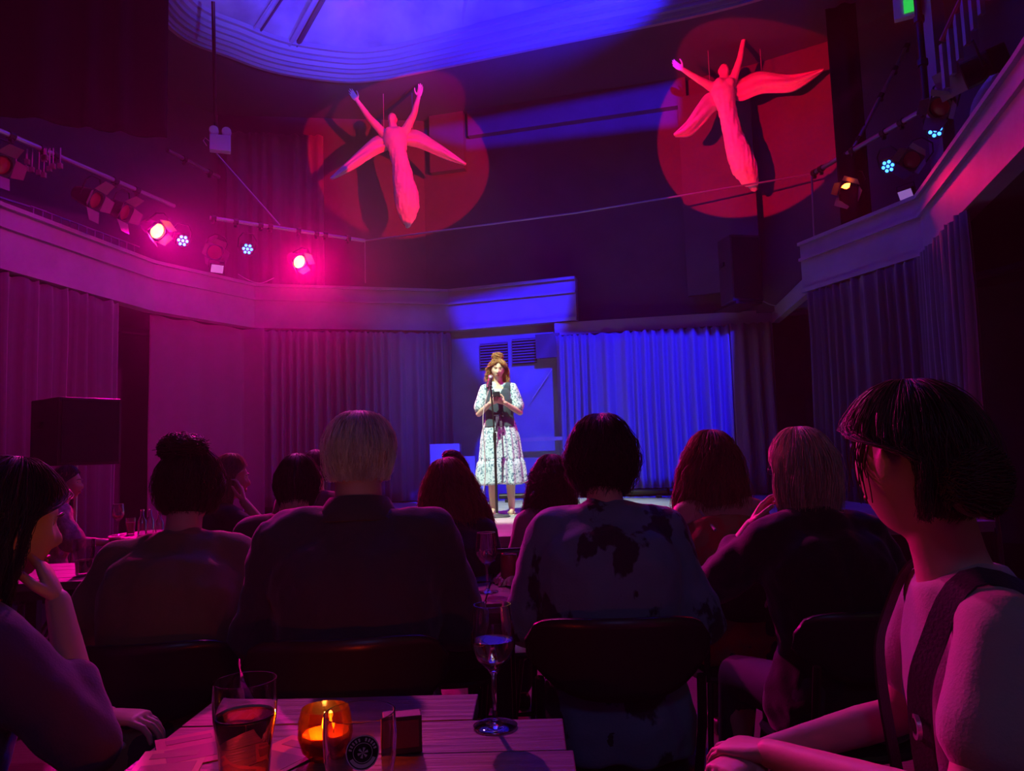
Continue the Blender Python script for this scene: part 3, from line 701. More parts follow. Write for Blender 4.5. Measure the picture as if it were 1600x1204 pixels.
def hand_mesh(M, mirror, curl=0.5, s=1.0, voxel=0.0035, spread=1.0, thumb_in=0.0):
    """palm, four unequal fingers and a thumb; Y towards the fingertips, Z out of the back of the hand"""
    mb = MB(); sx = -1 if mirror else 1
    def T(p): return M @ Vector((p[0] * sx * s, p[1] * s, p[2] * s))
    rings = []
    for y, w, h in ((-0.03, 0.026, 0.019), (0.0, 0.026, 0.018), (0.03, 0.036, 0.016), (0.065, 0.041, 0.014), (0.088, 0.040, 0.011), (0.094, 0.034, 0.006)):
        rings.append([T((w * math.copysign(abs(math.cos(a)) ** 0.8, math.cos(a)), y, h * math.sin(a))) for a in [2 * PI * k / 14 for k in range(14)]])
    mb.loft(rings)
    for i, (x, y0, L, r) in enumerate(((0.030, 0.086, 0.072, 0.0088), (0.010, 0.092, 0.080, 0.009), (-0.011, 0.089, 0.074, 0.0086), (-0.030, 0.080, 0.058, 0.0078))):
        p = Vector((x, y0 - 0.012, 0)); ang = curl * (0.5 + 0.08 * i); side = math.atan(x * 3) * 0.5 * spread
        for k, f in enumerate((0.46, 0.30, 0.24)):
            d = Vector((math.sin(side), math.cos(side) * math.cos(ang), -math.sin(ang)))
            q = p + d * (L * f + (0.012 if k == 0 else 0)); rr = r * (1 - 0.1 * k)
            mb.cap(T(p), T(q), rr * s, rr * 0.93 * s, 8); p = q; ang += curl * 1.0
    p = Vector((0.022, 0.012, -0.004)); a = 0.85 - thumb_in
    for k, (L, r) in enumerate(((0.042, 0.0125), (0.033, 0.0105), (0.027, 0.009))):
        d = Vector((math.sin(a), math.cos(a), -0.25 - 0.25 * curl)).normalized(); q = p + d * L
        mb.cap(T(p), T(q), r * s, r * 0.92 * s, 8); p = q; a -= 0.30 + curl * 0.25
    return fuse(mb, voxel, 2)

def torso(mb, J, sp, infl=0.0, w=1.0, lo=0.0, hi=1.0, belly=0.0, female=True):
    """rings along the spine; sp = list of (point, right vector, half width, half depth)"""
    rings = []
    for (c, ax, ay, rx, ry) in sp:
        rings.append([c + ax * ((rx + infl) * math.copysign(abs(math.cos(a)) ** 0.85, math.cos(a))) + ay * ((ry + infl) * math.copysign(abs(math.sin(a)) ** 0.85, math.sin(a))) for a in [2 * PI * k / 28 for k in range(28)]])
    mb.loft(rings)

class P:   # a posed figure
    pass

def pose(seated=True, female=True, lean=8, slump=6, head_yaw=0, head_pitch=0, head_roll=0, arms=None, twist=0, bulk=1.0, s=1.0, foot_fwd=0.1, neck_len=1.0):
    """joint positions in the figure's own space: facing +Y, feet on z=0"""
    q = P(); q.female = female; q.bulk = bulk; q.s = s
    hz = 0.555 if seated else 0.93
    q.hip = Vector((0, 0, hz)); L = math.radians(lean); S = math.radians(slump)
    def up(a): return Vector((0, math.sin(a), math.cos(a)))
    q.waist = q.hip + up(L * 0.5) * 0.17
    q.chest = q.waist + up(L) * 0.19
    q.collar = q.chest + up(L + S) * 0.155
    q.neck = q.collar + up(L + S * 1.6) * 0.048 * neck_len
    q.headbase = q.neck + up(L * 0.6 + S) * 0.045 * neck_len
    Rt = Matrix.Rotation(math.radians(twist), 3, 'Z')
    q.H = Matrix.Translation(q.headbase + up(S) * 0.085 + Vector((0, 0.022, 0))) @ (Matrix.Rotation(math.radians(head_yaw), 4, 'Z') @ Matrix.Rotation(-math.radians(head_pitch), 4, 'X') @ Matrix.Rotation(math.radians(head_roll), 4, 'Y'))
    sw = (0.152 if female else 0.182) * (0.5 + 0.5 * bulk)
    q.sh = {}; q.el = {}; q.wr = {}; q.hd = {}
    for k, sx in (('l', -1), ('r', 1)):
        q.sh[k] = q.collar + Rt @ Vector((sx * sw, 0, -0.034))
        if arms and k in arms:
            e, w_, d, n = arms[k]
            q.el[k] = Vector(e); q.wr[k] = Vector(w_); q.hd[k] = (Vector(d), Vector(n))
        else:
            q.el[k] = q.sh[k] + Vector((sx * 0.07, 0.04, -0.27)); q.wr[k] = Vector((sx * 0.12, q.hip.y + 0.24, hz + 0.12)); q.hd[k] = (Vector((-sx * 0.3, 1, -0.15)), Vector((0, 0, 1)))
    q.hp = {}; q.kn = {}; q.an = {}
    for k, sx in (('l', -1), ('r', 1)):
        q.hp[k] = q.hip + Vector((sx * 0.09, 0, -0.01))
        if seated:
            q.kn[k] = Vector((sx * 0.13, 0.43, 0.51)); q.an[k] = Vector((sx * 0.12, 0.43 + foot_fwd, 0.08))
        else:
            q.kn[k] = Vector((sx * 0.10, 0.02, 0.49)); q.an[k] = Vector((sx * 0.105, 0.0, 0.08))
    q.Rt = Rt
    return q

def spine_rings(q, infl=0.0, collar=True):
    b = q.bulk; f = q.female; X = Vector((1, 0, 0)); XT = q.Rt @ X
    def ay(a, c): d = (c - a).normalized(); return X.cross(d) * -1 if False else d.cross(X)
    Y0 = ay(q.hip, q.waist); Y1 = ay(q.waist, q.chest); Y2 = ay(q.chest, q.collar); Y3 = ay(q.collar, q.headbase)
    W = ((0.165, 0.135), (0.178, 0.14), (0.150, 0.115), (0.138, 0.105), (0.150, 0.115), (0.163, 0.118), (0.150, 0.10), (0.118, 0.080), (0.066, 0.058)) if f else \
        ((0.16, 0.13), (0.17, 0.135), (0.165, 0.13), (0.162, 0.13), (0.172, 0.13), (0.188, 0.128), (0.18, 0.108), (0.14, 0.086), (0.074, 0.066))
    pts = [(q.hip - Vector((0, 0, 0.09)), Y0), (q.hip, Y0), (q.hip.lerp(q.waist, 0.6), Y0), (q.waist, Y1), (q.waist.lerp(q.chest, 0.5), Y1), (q.chest, Y2), (q.chest.lerp(q.collar, 0.5), Y2), (q.collar - Vector((0, 0, 0.035)), Y2), (q.collar + (q.neck - q.collar) * 0.55, Y3)]
    out = []
    for i, ((c, yy), (w, d)) in enumerate(zip(pts, W)):
        k = b if i < 7 else (0.5 + 0.5 * b)
        out.append((c, XT if i > 4 else X, yy, w * k, d * (b if i < 7 else 1)))
    return out

def body_mesh(q, voxel=0.010, male=None, hands=True, curl=0.5, hvox=0.004, name='body'):
    male = not q.female; mb = MB()
    sp = spine_rings(q, -0.004); torso(mb, q, sp, -0.006)
    nr = 0.052 if q.female else 0.062
    mb.tube([q.collar - Vector((0, 0, 0.03)), q.neck, q.headbase, q.H @ Vector((0, -0.012, -0.04))], [nr * 1.25, nr * 1.02, nr, nr * 0.98], 20)
    head_mb(mb, q.H, male)
    a1, a2, a3 = (0.042, 0.034, 0.024) if q.female else (0.050, 0.041, 0.028)
    for k in 'lr':
        mb.cap(q.collar.lerp(q.sh[k], 0.35) + Vector((0, 0, 0.005)), q.sh[k], 0.055, a1 * 1.18, 14)
        mb.cap(q.sh[k], q.el[k], a1 * 1.12, a2, 14)
        m = q.el[k].lerp(q.wr[k], 0.3); mb.cap(q.el[k], m, a2, a2 * 1.03, 14); mb.cap(m, q.wr[k], a2 * 1.03, a3, 14)
        mb.cap(q.hp[k], q.kn[k], 0.085, 0.058, 16)
        m = q.kn[k].lerp(q.an[k], 0.3) + Vector((0, -0.015, 0)); mb.cap(q.kn[k], m, 0.055, 0.056, 14); mb.cap(m, q.an[k], 0.056, 0.036, 14)
        mb.cap(q.an[k] + Vector((0, -0.03, -0.035)), q.an[k] + Vector((0, 0.13, -0.05)), 0.036, 0.028, 12)
    me = fuse(mb, voxel, 3, 0.4)
    if hands:
        for k in 'lr':
            d, n = q.hd[k]; c = curl[k] if isinstance(curl, dict) else curl
            hm = hand_mesh(frame(q.wr[k], d, n), k == 'r', c, 0.92 if q.female else 1.03, hvox)
            join_meshes(me, hm, name)
    return me

def garment_mesh(q, infl=0.012, voxel=0.011, sleeve=1.0, lo=0, hi=9, sl_w=1.0, folds=0.0, seed=0, smooth=5, collar_in=0.0, shoulders=True, cuff=0.0):
    """cloth following the trunk and the arms; sleeve = share of the arm that is covered (1 = elbow, 2 = wrist)"""
    mb = MB(); sp = spine_rings(q)[lo:hi]; torso(mb, q, sp, infl)
    a1, a2, a3 = (0.046, 0.038, 0.028) if q.female else (0.055, 0.046, 0.034)
    for k in 'lr':
        if shoulders: mb.cap(q.collar.lerp(q.sh[k], 0.12) + Vector((0, 0, 0.0)), q.sh[k], 0.056 + infl * 0.5, a1 * 1.15 + infl, 14)
        if sleeve > 0:
            t = min(1, sleeve); e = q.sh[k].lerp(q.el[k], t)
            mb.cap(q.sh[k], e, (a1 * 1.15 + infl), (a1 + (a2 - a1) * t + infl) * sl_w, 14)
            if sleeve > 1:
                e2 = q.el[k].lerp(q.wr[k], sleeve - 1); mb.cap(q.el[k], e2, (a2 + infl) * sl_w, (a3 + infl) * (0.5 + 0.5 * sl_w) + cuff, 14)
    me = fuse(mb, voxel, smooth)
    if folds:
        co = np.empty(len(me.vertices) * 3); me.vertices.foreach_get('co', co); no = np.empty(len(me.vertices) * 3)
        me.vertices.foreach_get('normal', no); co = co.reshape(-1, 3); no = no.reshape(-1, 3)
        for i in range(len(co)):
            v = Vector(co[i]); d = pnoise(Vector((v.x * 9 + seed, v.y * 9, v.z * 4 + v.x * 6))) * folds + pnoise(v * 22) * folds * 0.4
            co[i] += no[i] * d
        me.vertices.foreach_set('co', co.ravel()); me.update()
    return me

def trousers_mesh(q, infl=0.012, voxel=0.018):
    mb = MB(); torso(mb, q, spine_rings(q)[0:3], infl + 0.002)
    for k in 'lr':
        mb.cap(q.hp[k], q.kn[k], 0.088 + infl, 0.062 + infl, 16)
        mb.cap(q.kn[k], q.an[k] + Vector((0, 0, 0.03)), 0.060 + infl, 0.045 + infl, 14)
    return fuse(mb, voxel, 5)
def shoes_mesh(q, k):
    mb = MB(); a = q.an[k]
    mb.cap(a + Vector((0, -0.035, -0.04)), a + Vector((0, 0.15, -0.045)), 0.042, 0.036, 12); mb.box(a + Vector((0, 0.06, -0.069)), (0.08, 0.25, 0.02)); return fuse(mb, 0.013, 2)

# ---- hair: an envelope around the skull that falls to a length; a solid core under combed strands
def envelope(tab, phi, t):
    """tab = [(z, half width, back depth, front reach)] from crown down; phi 0 = face, pi = nape"""
    n = len(tab) - 1; k = min(int(t * n), n - 1); f = t * n - k
    f2 = f * f * (3 - 2 * f) if False else f
    z, w, bk, fr = [tab[k][i] + (tab[k + 1][i] - tab[k][i]) * f2 for i in range(4)]
    x = w * math.sin(phi); c = math.cos(phi)
    y = (fr * c) if c > 0 else (bk * c)
    return Vector((x, y, z))
CROWN = [(0.137, 0.002, 0.002, 0.002), (0.134, 0.018, 0.022, 0.018), (0.124, 0.038, 0.048, 0.039), (0.103, 0.060, 0.078, 0.064), (0.072, 0.077, 0.101, 0.088)]
TABS = {
 'short': CROWN + [(0.04, 0.085, 0.108, 0.070), (0.0, 0.082, 0.104, 0.0), (-0.035, 0.073, 0.093, -0.03), (-0.07, 0.060, 0.078, -0.04)],
 'bob': CROWN + [(0.04, 0.096, 0.118, 0.070), (0.0, 0.102, 0.124, 0.04), (-0.04, 0.107, 0.122, 0.035), (-0.08, 0.106, 0.112, 0.03), (-0.13, 0.096, 0.098, 0.03)],
 'long': CROWN + [(0.04, 0.096, 0.116, 0.070), (0.0, 0.106, 0.124, 0.03), (-0.05, 0.118, 0.128, 0.02), (-0.12, 0.138, 0.132, 0.0), (-0.20, 0.148, 0.135, -0.02), (-0.28, 0.140, 0.130, -0.03)],
 'up': CROWN + [(0.04, 0.088, 0.112, 0.070), (0.0, 0.085, 0.108, 0.0), (-0.035, 0.074, 0.092, -0.025), (-0.075, 0.055, 0.072, -0.03)],
}
def face_open(z):   # half angle of the face opening at a height
    return 0.0 if z > 0.085 else math.radians(20 + 62 * sm(0.085, 0.0, z))
def hair_mesh(style, n=500, wave=0.006, wl=18.0, seed=0, thick=0.0014, scale=(1, 1, 1), core=0.006, ragged=0.15, bun=None, voxel=0.008, fly=0.05, seg=14, part_z=None, cover=None):
    tab = TABS[style] if isinstance(style, str) else style
    rnd = random.Random(seed); mb = MB(); rows = 22; nk = 32; rings = []
    for j in range(rows + 1):
        t = 0.0 + j / rows * 0.97; rr = []
        for k in range(nk):
            phi = 2 * PI * k / nk; p = envelope(tab, phi, t); fo = face_open(p.z) if cover is None else cover(p.z)
            d = min(phi, 2 * PI - phi)
            if d < fo:   # behind the face
                e = envelope(tab, fo, t); p = Vector((e.x * math.sin(phi) / max(0.2, math.sin(fo)) if fo < PI / 2 else e.x * math.sin(phi), min(e.y, 0.03) - 0.01, p.z))
                p.y = min(e.y - 0.01, 0.055)
            inset = core; c = Vector((0, 0, p.z)); dd = (p - c); L = dd.length
            if L > inset: p = c + dd * ((L - inset) / L)
            p += hair_noise(p + Vector((seed, 0, 0)), 14) * wave * 0.8
            p.z -= 0.004
            rr.append(p)
        rings.append(rr)
    mb.loft(rings)
    if bun: mb.ell(bun[0], bun[1], 18, 12)
    me = fuse(mb, voxel, 2, 0.4)
    st = MB()
    for i in range(n):
        phi = rnd.uniform(0, 2 * PI); t0 = rnd.uniform(0.02, 0.3) if rnd.random() < 0.75 else rnd.uniform(0.3, 0.7)
        t1 = 1 - abs(rnd.gauss(0, ragged)); ph = rnd.uniform(0, 6.28); pts = []
        if t1 < t0 + 0.15: continue
        out = rnd.uniform(-0.003, 0.004) + (rnd.uniform(0, 0.02) if rnd.random() < fly else 0)
        ok = True
        for k in range(seg + 1):
            t = t0 + (t1 - t0) * k / seg; p = envelope(tab, phi, t); fo = face_open(p.z) if cover is None else cover(p.z)
            pp = phi
            if min(phi, 2 * PI - phi) < fo:
                pp = fo if phi < PI else 2 * PI - fo
                if k == 0: ok = False; break
                phi = pp
            p = envelope(tab, pp, t); dd = Vector((p.x, p.y, 0)); L = dd.length
            if L > 1e-4: p += dd / L * out
            w = wave * min(1, max(0, 0.1 - p.z) * 9 + 0.15)
            p += Vector((math.sin(ph + p.z * wl * 6.28), math.cos(ph * 1.7 + p.z * wl * 5.1), 0)) * w + hair_noise(p + Vector((i * 0.013, 0, seed)), 20) * w * 1.2
            pts.append(p)
        if ok and len(pts) > 2: st.tube(pts, [thick * (1 - 0.55 * k / seg) for k in range(len(pts))], 3, cap=False)
    if bun:
        c, r = Vector(bun[0]), bun[1]
        for i in range(int(n * 0.35)):
            a = rnd.uniform(0, 6.28); b = rnd.uniform(-1, 1); ph = rnd.uniform(0, 6.28); pts = []; L = rnd.uniform(0.8, 2.4); tilt = rnd.uniform(-0.9, 0.9)
            for k in range(9):
                th = a + L * k / 8; q = Vector((math.cos(th), math.sin(th) * math.cos(tilt), math.sin(th) * math.sin(tilt) + b * 0.6)).normalized()
                sc_ = 1.03 + 0.12 * math.sin(ph + k * 1.3) * bun[2] + (0.10 * bun[2] if k == 8 and rnd.random() < 0.5 else 0)
                pts.append(c + Vector((q.x * r[0], q.y * r[1], q.z * r[2])) * sc_)
            st.tube(pts, thick * 1.1, 3, cap=False)
    me2 = st.mesh(); join_meshes(me, me2, 'hair')
    if scale != (1, 1, 1):
        for v in me.vertices: v.co = (v.co.x * scale[0], v.co.y * scale[1], v.co.z * scale[2])
    return me

def skin(name, c): return mat(name, c, 0.5, bump=0.05, bscale=150)
def hairm(name, c): return mat(name, c, 0.45, vary=0.35, vscale=60, stretch=(1, 1, 0.15), sheen=0.1)
SK = skin('skin_fair', (0.62, 0.40, 0.31)); SK2 = skin('skin_tan', (0.45, 0.28, 0.2))

def face_parts(q, root, iris=(0.12, 0.09, 0.06), lips=(0.45, 0.12, 0.12), brow=(0.12, 0.07, 0.04)):
    for sx in (-1, 1):
        mb = MB(); mb.ell((0, 0, 0), (0.0125, 0.0125, 0.0125), 14, 10); mtx = q.H @ Matrix.Translation((sx * 0.031, 0.065, 0.008))
        e = fin(mb, 'eye', mat('eye_white', (0.75, 0.72, 0.7), 0.2), root, smooth=True); e.matrix_local = mtx
        mb = MB(); mb.ell((0, 0.0095, 0), (0.0058, 0.0042, 0.0058), 12, 8); fin(mb, 'iris', mat('iris_dark', iris, 0.15), e, smooth=True)
        mb = MB(); mb.tube([q.H @ Vector((sx * x, y, z)) for x, y, z in ((0.014, 0.094, 0.024), (0.026, 0.094, 0.030), (0.038, 0.087, 0.030), (0.048, 0.076, 0.024))], [0.002, 0.0035, 0.003, 0.0012], 6)
        fin(mb, 'eyebrow', hairm('brow_hair_%02d' % int(brow[0] * 99), brow), root, smooth=True)
    mb = MB()
    mb.tube([q.H @ Vector((x, y, z)) for x, y, z in ((-0.022, 0.081, -0.061), (-0.01, 0.090, -0.059), (0, 0.0915, -0.0605), (0.01, 0.090, -0.059), (0.022, 0.081, -0.061))], [0.001, 0.004, 0.004, 0.004, 0.001], 8)
    mb.tube([q.H @ Vector((x, y, z)) for x, y, z in ((-0.021, 0.081, -0.063), (0, 0.0905, -0.070), (0.021, 0.081, -0.063))], [0.001, 0.005, 0.001], 8)
    fin(mb, 'lips', mat('lips_red', lips, 0.35), root, smooth=True)

PEOPLE = []
def person(label, x, y, yaw, q, hair, hairmat, top=None, topmat=None, legs=True, legmat=None, sk=None, voxel=0.010, hands=True, curl=0.5, z=0.0, face=False, hvox=0.004, shoes=True, lift=None):
    r = empty('person', (x, y, z), rz=math.radians(yaw)); r.scale = (q.s,) * 3; tag(r, label, 'person')
    b = link('body', body_mesh(q, voxel, hands=hands, curl=curl, hvox=hvox), sk or SK, r)
    if hair is not None: link('hair', hair, hairmat, r, mtx=q.H.copy())
    if top is not None: link('top', top, topmat, r)
    if legs:
        link('trousers', trousers_mesh(q), legmat or mat('dark_denim', (0.03, 0.035, 0.06), 0.8, bump=0.1, bscale=200), r)
        if shoes:
            for k in 'lr': link('shoe', shoes_mesh(q, k), M_blackmetal, r)
    if face: face_parts(q, r)
    PEOPLE.append(r)
    return r
def fabric(name, c, **k): return mat(name, c, 0.85, bump=0.15, bscale=220, sheen=0.3, **k)
def place(q, px, py, Y, yaw):
    """size and floor position that bring the crown of the head to a point seen at distance Y"""
    T = ony(px, py, Y); top = Matrix.Rotation(math.radians(yaw), 3, 'Z') @ (q.H @ Vector((0, -0.01, 0.128)))
    q.s = T.z / top.z; top *= q.s
    return T.x - top.x, T.y - top.y
def seat(label, px, py, Y, yaw, q, *a, **k):
    x, y = place(q, px, py, Y, yaw); r = person(label, x, y, yaw, q, *a, **k)
    print('PERSON %-40s s=%.3f at %.2f %.2f' % (label[:40], q.s, x, y)); return r

M_hblack = hairm('hair_black', (0.025, 0.016, 0.014)); M_hbrown = hairm('hair_brown', (0.07, 0.035, 0.02))
M_hred = hairm('hair_auburn', (0.30, 0.12, 0.06)); M_hgrey = hairm('hair_grey', (0.80, 0.74, 0.74)); M_hblond = hairm('hair_blond', (0.62, 0.48, 0.36)); M_hdarkblond = hairm('hair_dark_blond', (0.34, 0.2, 0.11))

# the performer
def performer():
    q = pose(seated=False, female=True, lean=2, slump=5, head_yaw=6, head_pitch=6, head_roll=-5,
             arms={'l': ((-0.235, 0.03, 1.13), (-0.075, 0.235, 1.235), (0.85, 0.25, 0.28), (-0.3, 0.2, -0.9)), 'r': ((0.235, 0.03, 1.13), (0.075, 0.235, 1.235), (-0.85, 0.25, 0.28), (0.3, 0.2, -0.9))})
    q.hd['l'] = (Vector((0.75, 0.35, 0.35)), Vector((-0.3, 0.7, -0.5))); q.hd['r'] = (Vector((-0.75, 0.35, 0.35)), Vector((0.3, 0.7, -0.5)))
    x, y = -0.14, 7.95; q.s = 1.62 / (q.H @ Vector((0, 0, 0.125))).z
    tab = CROWN + [(0.04, 0.094, 0.112, 0.072), (0.0, 0.102, 0.118, 0.045), (-0.05, 0.112, 0.116, 0.05), (-0.10, 0.122, 0.112, 0.06), (-0.145, 0.115, 0.10, 0.06)]
    h = hair_mesh(tab, 520, 0.017, 15, 5, 0.0024, bun=((0.01, -0.01, 0.15), (0.055, 0.052, 0.052), 1.6), fly=0.3, voxel=0.007)
    r = empty('person', (x, y, 0.6), rz=math.radians(176)); r.scale = (q.s,) * 3
    tag(r, 'woman on stage in dark waistcoat and pale patterned dress reading from a phone', 'person')
    link('body', body_mesh(q, 0.0075, curl=0.55, hvox=0.004), skin('skin_performer', (0.72, 0.48, 0.38)), r)
    link('hair', h, hairm('hair_ginger', (0.42, 0.20, 0.06)), r, mtx=q.H.copy())
    face_parts(q, r, brow=(0.22, 0.11, 0.05))
    M_dress = mat('speckled_dress_cotton', (0.60, 0.70, 0.80), 0.8, vscale=50, color2=(0.08, 0.18, 0.30), thr=(0.50, 0.62), bump=0.2, bscale=80)
    dr = link('dress_bodice', garment_mesh(q, 0.010, 0.008, 0.72, 1, 8, 1.55, folds=0.008, seed=2), M_dress, r)
    ve = garment_mesh(q, 0.020, 0.007, 0, 1, 8, shoulders=True)
    bm = bmesh.new(); bm.from_mesh(ve)   # V neck: open the front above the breastbone
    zc = q.chest.z + 0.02
    dl = [f for f in bm.faces if (lambda c: (c.y > 0.02 and c.z > zc and abs(c.x) < (c.z - zc) * 0.52 + 0.004) or (abs(c.x) < 0.06 and c.z > q.collar.z) or abs(c.x) > 0.135 + 0.03 * (c.z < q.chest.z) or (c.z < q.hip.z + 0.05))(f.calc_center_median())]
    bmesh.ops.delete(bm, geom=dl, context='FACES'); bm.to_mesh(ve); bm.free()
    v = link('waistcoat', ve, fabric('waistcoat_denim', (0.035, 0.06, 0.09)), r); so = v.modifiers.new('t', 'SOLIDIFY'); so.thickness = 0.006
    # tiered skirt with folds
    for nm, prof, fold, ph in (('skirt_upper_tier', ((q.waist.z + 0.01, 0.142), (q.hip.z + 0.06, 0.185), (q.hip.z - 0.08, 0.222), (0.72, 0.236), (0.60, 0.250)), 0.014, 0), ('skirt_lower_tier', ((0.62, 0.248), (0.57, 0.272), (0.46, 0.284), (0.335, 0.292)), 0.022, 1.3)):
        rings = []; n = 120; M_ = 14
        for j in range(M_):
            t = j / (M_ - 1) * (len(prof) - 1); k = min(int(t), len(prof) - 2); f = t - k; z = prof[k][0] + (prof[k + 1][0] - prof[k][0]) * f; rad = prof[k][1] + (prof[k + 1][1] - prof[k][1]) * f
            am = fold * (0.35 + 0.65 * j / M_)
            rr = []
            for i in range(n):
                a = 2 * PI * i / n; w = math.sin(a * 15 + ph + 1.2 * math.sin(3 * a)) * 0.6 + math.sin(a * 24 + 2 * ph) * 0.3 + pnoise(Vector((math.cos(a) * 2, math.sin(a) * 2, z * 2))) * 0.8
                rr.append(((rad + am * w) * math.cos(a), (rad * 0.80 + am * w) * math.sin(a) - 0.005, z + 0.006 * math.sin(5 * a)))
            rings.append(rr)
        mb = MB(); mb.loft(rings, False); o = fin(mb, nm, M_dress, r, smooth=True, angle=180); so = o.modifiers.new('t', 'SOLIDIFY'); so.thickness = 0.005
    mb = MB(); mb.tube([(0.02, 0.155, q.waist.z + 0.0), (0.015, 0.20, q.waist.z - 0.07), (0.02, 0.215, q.waist.z - 0.18)], [0.012, 0.016, 0.02], 6); mb.tube([(0.0, 0.155, q.waist.z), (-0.03, 0.205, q.waist.z - 0.08), (-0.03, 0.215, q.waist.z - 0.13)], [0.012, 0.016, 0.016], 6)
    mb.tube([(0.0, 0.16, q.waist.z + 0.01), (0.05, 0.17, q.waist.z + 0.035), (0.055, 0.17, q.waist.z + 0.0), (0, 0.165, q.waist.z), (-0.05, 0.17, q.waist.z + 0.03), (-0.055, 0.17, q.waist.z - 0.01), (0, 0.16, q.waist.z)], 0.010, 6)
    fin(mb, 'sash', fabric('sash_cloth', (0.05, 0.03, 0.08)), r, smooth=True)
    for k in 'lr':
        mb = MB(); a = q.an[k]; mb.box(a + Vector((0, 0.055, -0.078)), (0.075, 0.24, 0.012)); mb.tube([a + Vector((-0.04, 0.06, -0.06)), a + Vector((0, 0.065, -0.022)), a + Vector((0.04, 0.06, -0.06))], 0.008, 6); fin(mb, 'sandal', mat('sandal_leather', (0.6, 0.5, 0.42), 0.6), r)
    # earrings
    for sx in (-1, 1): mb = MB(); mb.lathe([(0.014, -0.001), (0.016, 0), (0.014, 0.001)], seg=14, closed=True); o = fin(mb, 'earring', mat('gold_metal', (0.8, 0.6, 0.2), 0.25, metal=1), r, smooth=True); o.matrix_local = q.H @ Matrix.Translation((sx * 0.084, -0.01, -0.045)) @ Matrix.Rotation(PI / 2, 4, 'Y')
    PEOPLE.append(r)
    ph = empty('phone', r.matrix_basis @ Vector((0.0, 0.285, 1.292)) if False else (0, 0, 0)); W = Matrix.Translation((x, y, 0.6)) @ Matrix.Rotation(math.radians(176), 4, 'Z') @ Matrix.Scale(q.s, 4)
    ph.matrix_world = W @ Matrix.Translation((0.0, 0.275, 1.305)) @ Matrix.Rotation(-0.95, 4, 'X'); ph.matrix_basis = ph.matrix_world
    tag(ph, 'dark phone held in both hands by the woman on stage', 'phone')
    mb = MB(); mb.box((0, 0, 0), (0.078, 0.009, 0.16)); fin(mb, 'case', mat('phone_case', (0.03, 0.05, 0.06), 0.4), ph, bevel=0.003)
    mb = MB(); mb.box((0, -0.0055, 0), (0.07, 0.002, 0.15)); fin(mb, 'screen', mat('phone_screen', (0.02, 0.02, 0.02), 0.1, emit=(0.7, 0.8, 1), estr=0.15), ph)
    return q
performer()

# microphone stand
ms = empty('microphone_stand', (-0.19, 7.62, 0.6)); tag(ms, 'slim black microphone stand in front of the performer', 'microphone stand')
mb = MB(); mb.lathe([(0.001, 0), (0.13, 0), (0.135, 0.008), (0.12, 0.018), (0.03, 0.028), (0.018, 0.04), (0.001, 0.04)], seg=32); fin(mb, 'base', mat('cast_iron', (0.15, 0.15, 0.16), 0.4, metal=0.6), ms, smooth=True)
tilt = Vector((-0.028, 0.02, 0))
mb = MB(); mb.tube([(0, 0, 0.02), (0, 0, 0.8)], 0.013, 12); fin(mb, 'lower_tube', M_blackmetal, ms, smooth=True)
mb = MB(); mb.tube([(0, 0, 0.8), tilt + Vector((0, 0, 1.33))], 0.008, 12); fin(mb, 'upper_tube', M_blackmetal, ms, smooth=True)
mb = MB(); mb.tube([(0, 0, 0.76), (0, 0, 0.84)], 0.018, 12); fin(mb, 'clutch', M_blackmetal, ms, smooth=True)
mb = MB(); mb.tube([tilt + Vector((0, 0, 1.32)), tilt + Vector((0, 0.005, 1.38))], 0.017, 10); fin(mb, 'mic_clip', M_blackmetal, ms, smooth=True)
mc = empty('microphone', (-0.19 + tilt.x, 7.64, 1.985)); mc.rotation_euler = (-0.7, 0.25, 0); tag(mc, 'handheld microphone clipped on the stand at the mouth of the performer', 'microphone')
mb = MB(); mb.tube([(0, 0, -0.13), (0, 0, -0.02), (0, 0, 0.0)], [0.012, 0.019, 0.022], 14); fin(mb, 'handle', M_blackmetal, mc, smooth=True)
mb = MB(); mb.ell((0, 0, 0.022), (0.027, 0.027, 0.03), 16, 10); fin(mb, 'grille', mat('mic_mesh', (0.35, 0.35, 0.36), 0.35, metal=0.8, bump=0.4, bscale=400), mc, smooth=True)
wire([(-0.22, 7.58, 1.92), (-0.30, 7.56, 1.6), (-0.29, 7.56, 1.1), (-0.33, 7.58, 0.8), (-0.42, 7.6, 0.61), (-0.3, 7.5, 0.608), (-0.1, 7.55, 0.608)], 'microphone cable hanging down beside the stand to the stage floor', 0.005, M_palecable)

# --- the audience
def T_(q, infl=0.014, sleeve=1.9, folds=0.007, seed=1, voxel=0.012, lo=0, hi=9, w=1.05): return garment_mesh(q, infl, voxel, sleeve, lo, hi, w, folds, seed)

# man with grey hair in a dark jacket
q = pose(female=False, lean=6, slump=9, head_yaw=-14, head_pitch=2, bulk=1.02,
         arms={'r': ((0.255, 0.12, 0.81), (0.235, 0.42, 0.835), (0.05, 1, -0.05), (0, 0, 1)), 'l': ((-0.27, 0.10, 0.80), (-0.10, 0.36, 0.78), (0.6, 0.8, 0), (0, 0, 1))})
SH = [(z, w * 0.95, b, f) for z, w, b, f in CROWN] + [(0.04, 0.080, 0.107, 0.068), (0.0, 0.077, 0.105, -0.01), (-0.03, 0.071, 0.094, -0.035), (-0.055, 0.060, 0.084, -0.04)]
h = hair_mesh(SH, 1500, 0.004, 25, 11, 0.0009, ragged=0.03, fly=0.35, seg=8)
rC = seat('grey-haired man in a dark collared jacket, hand on the middle table', 560, 646, 1.98, 4, q, h, M_hgrey,
     T_(q, 0.022, 1.86, 0.020, 3, w=1.12), fabric('navy_jacket', (0.05, 0.06, 0.085)), voxel=0.009)
mb = MB(); rings = []
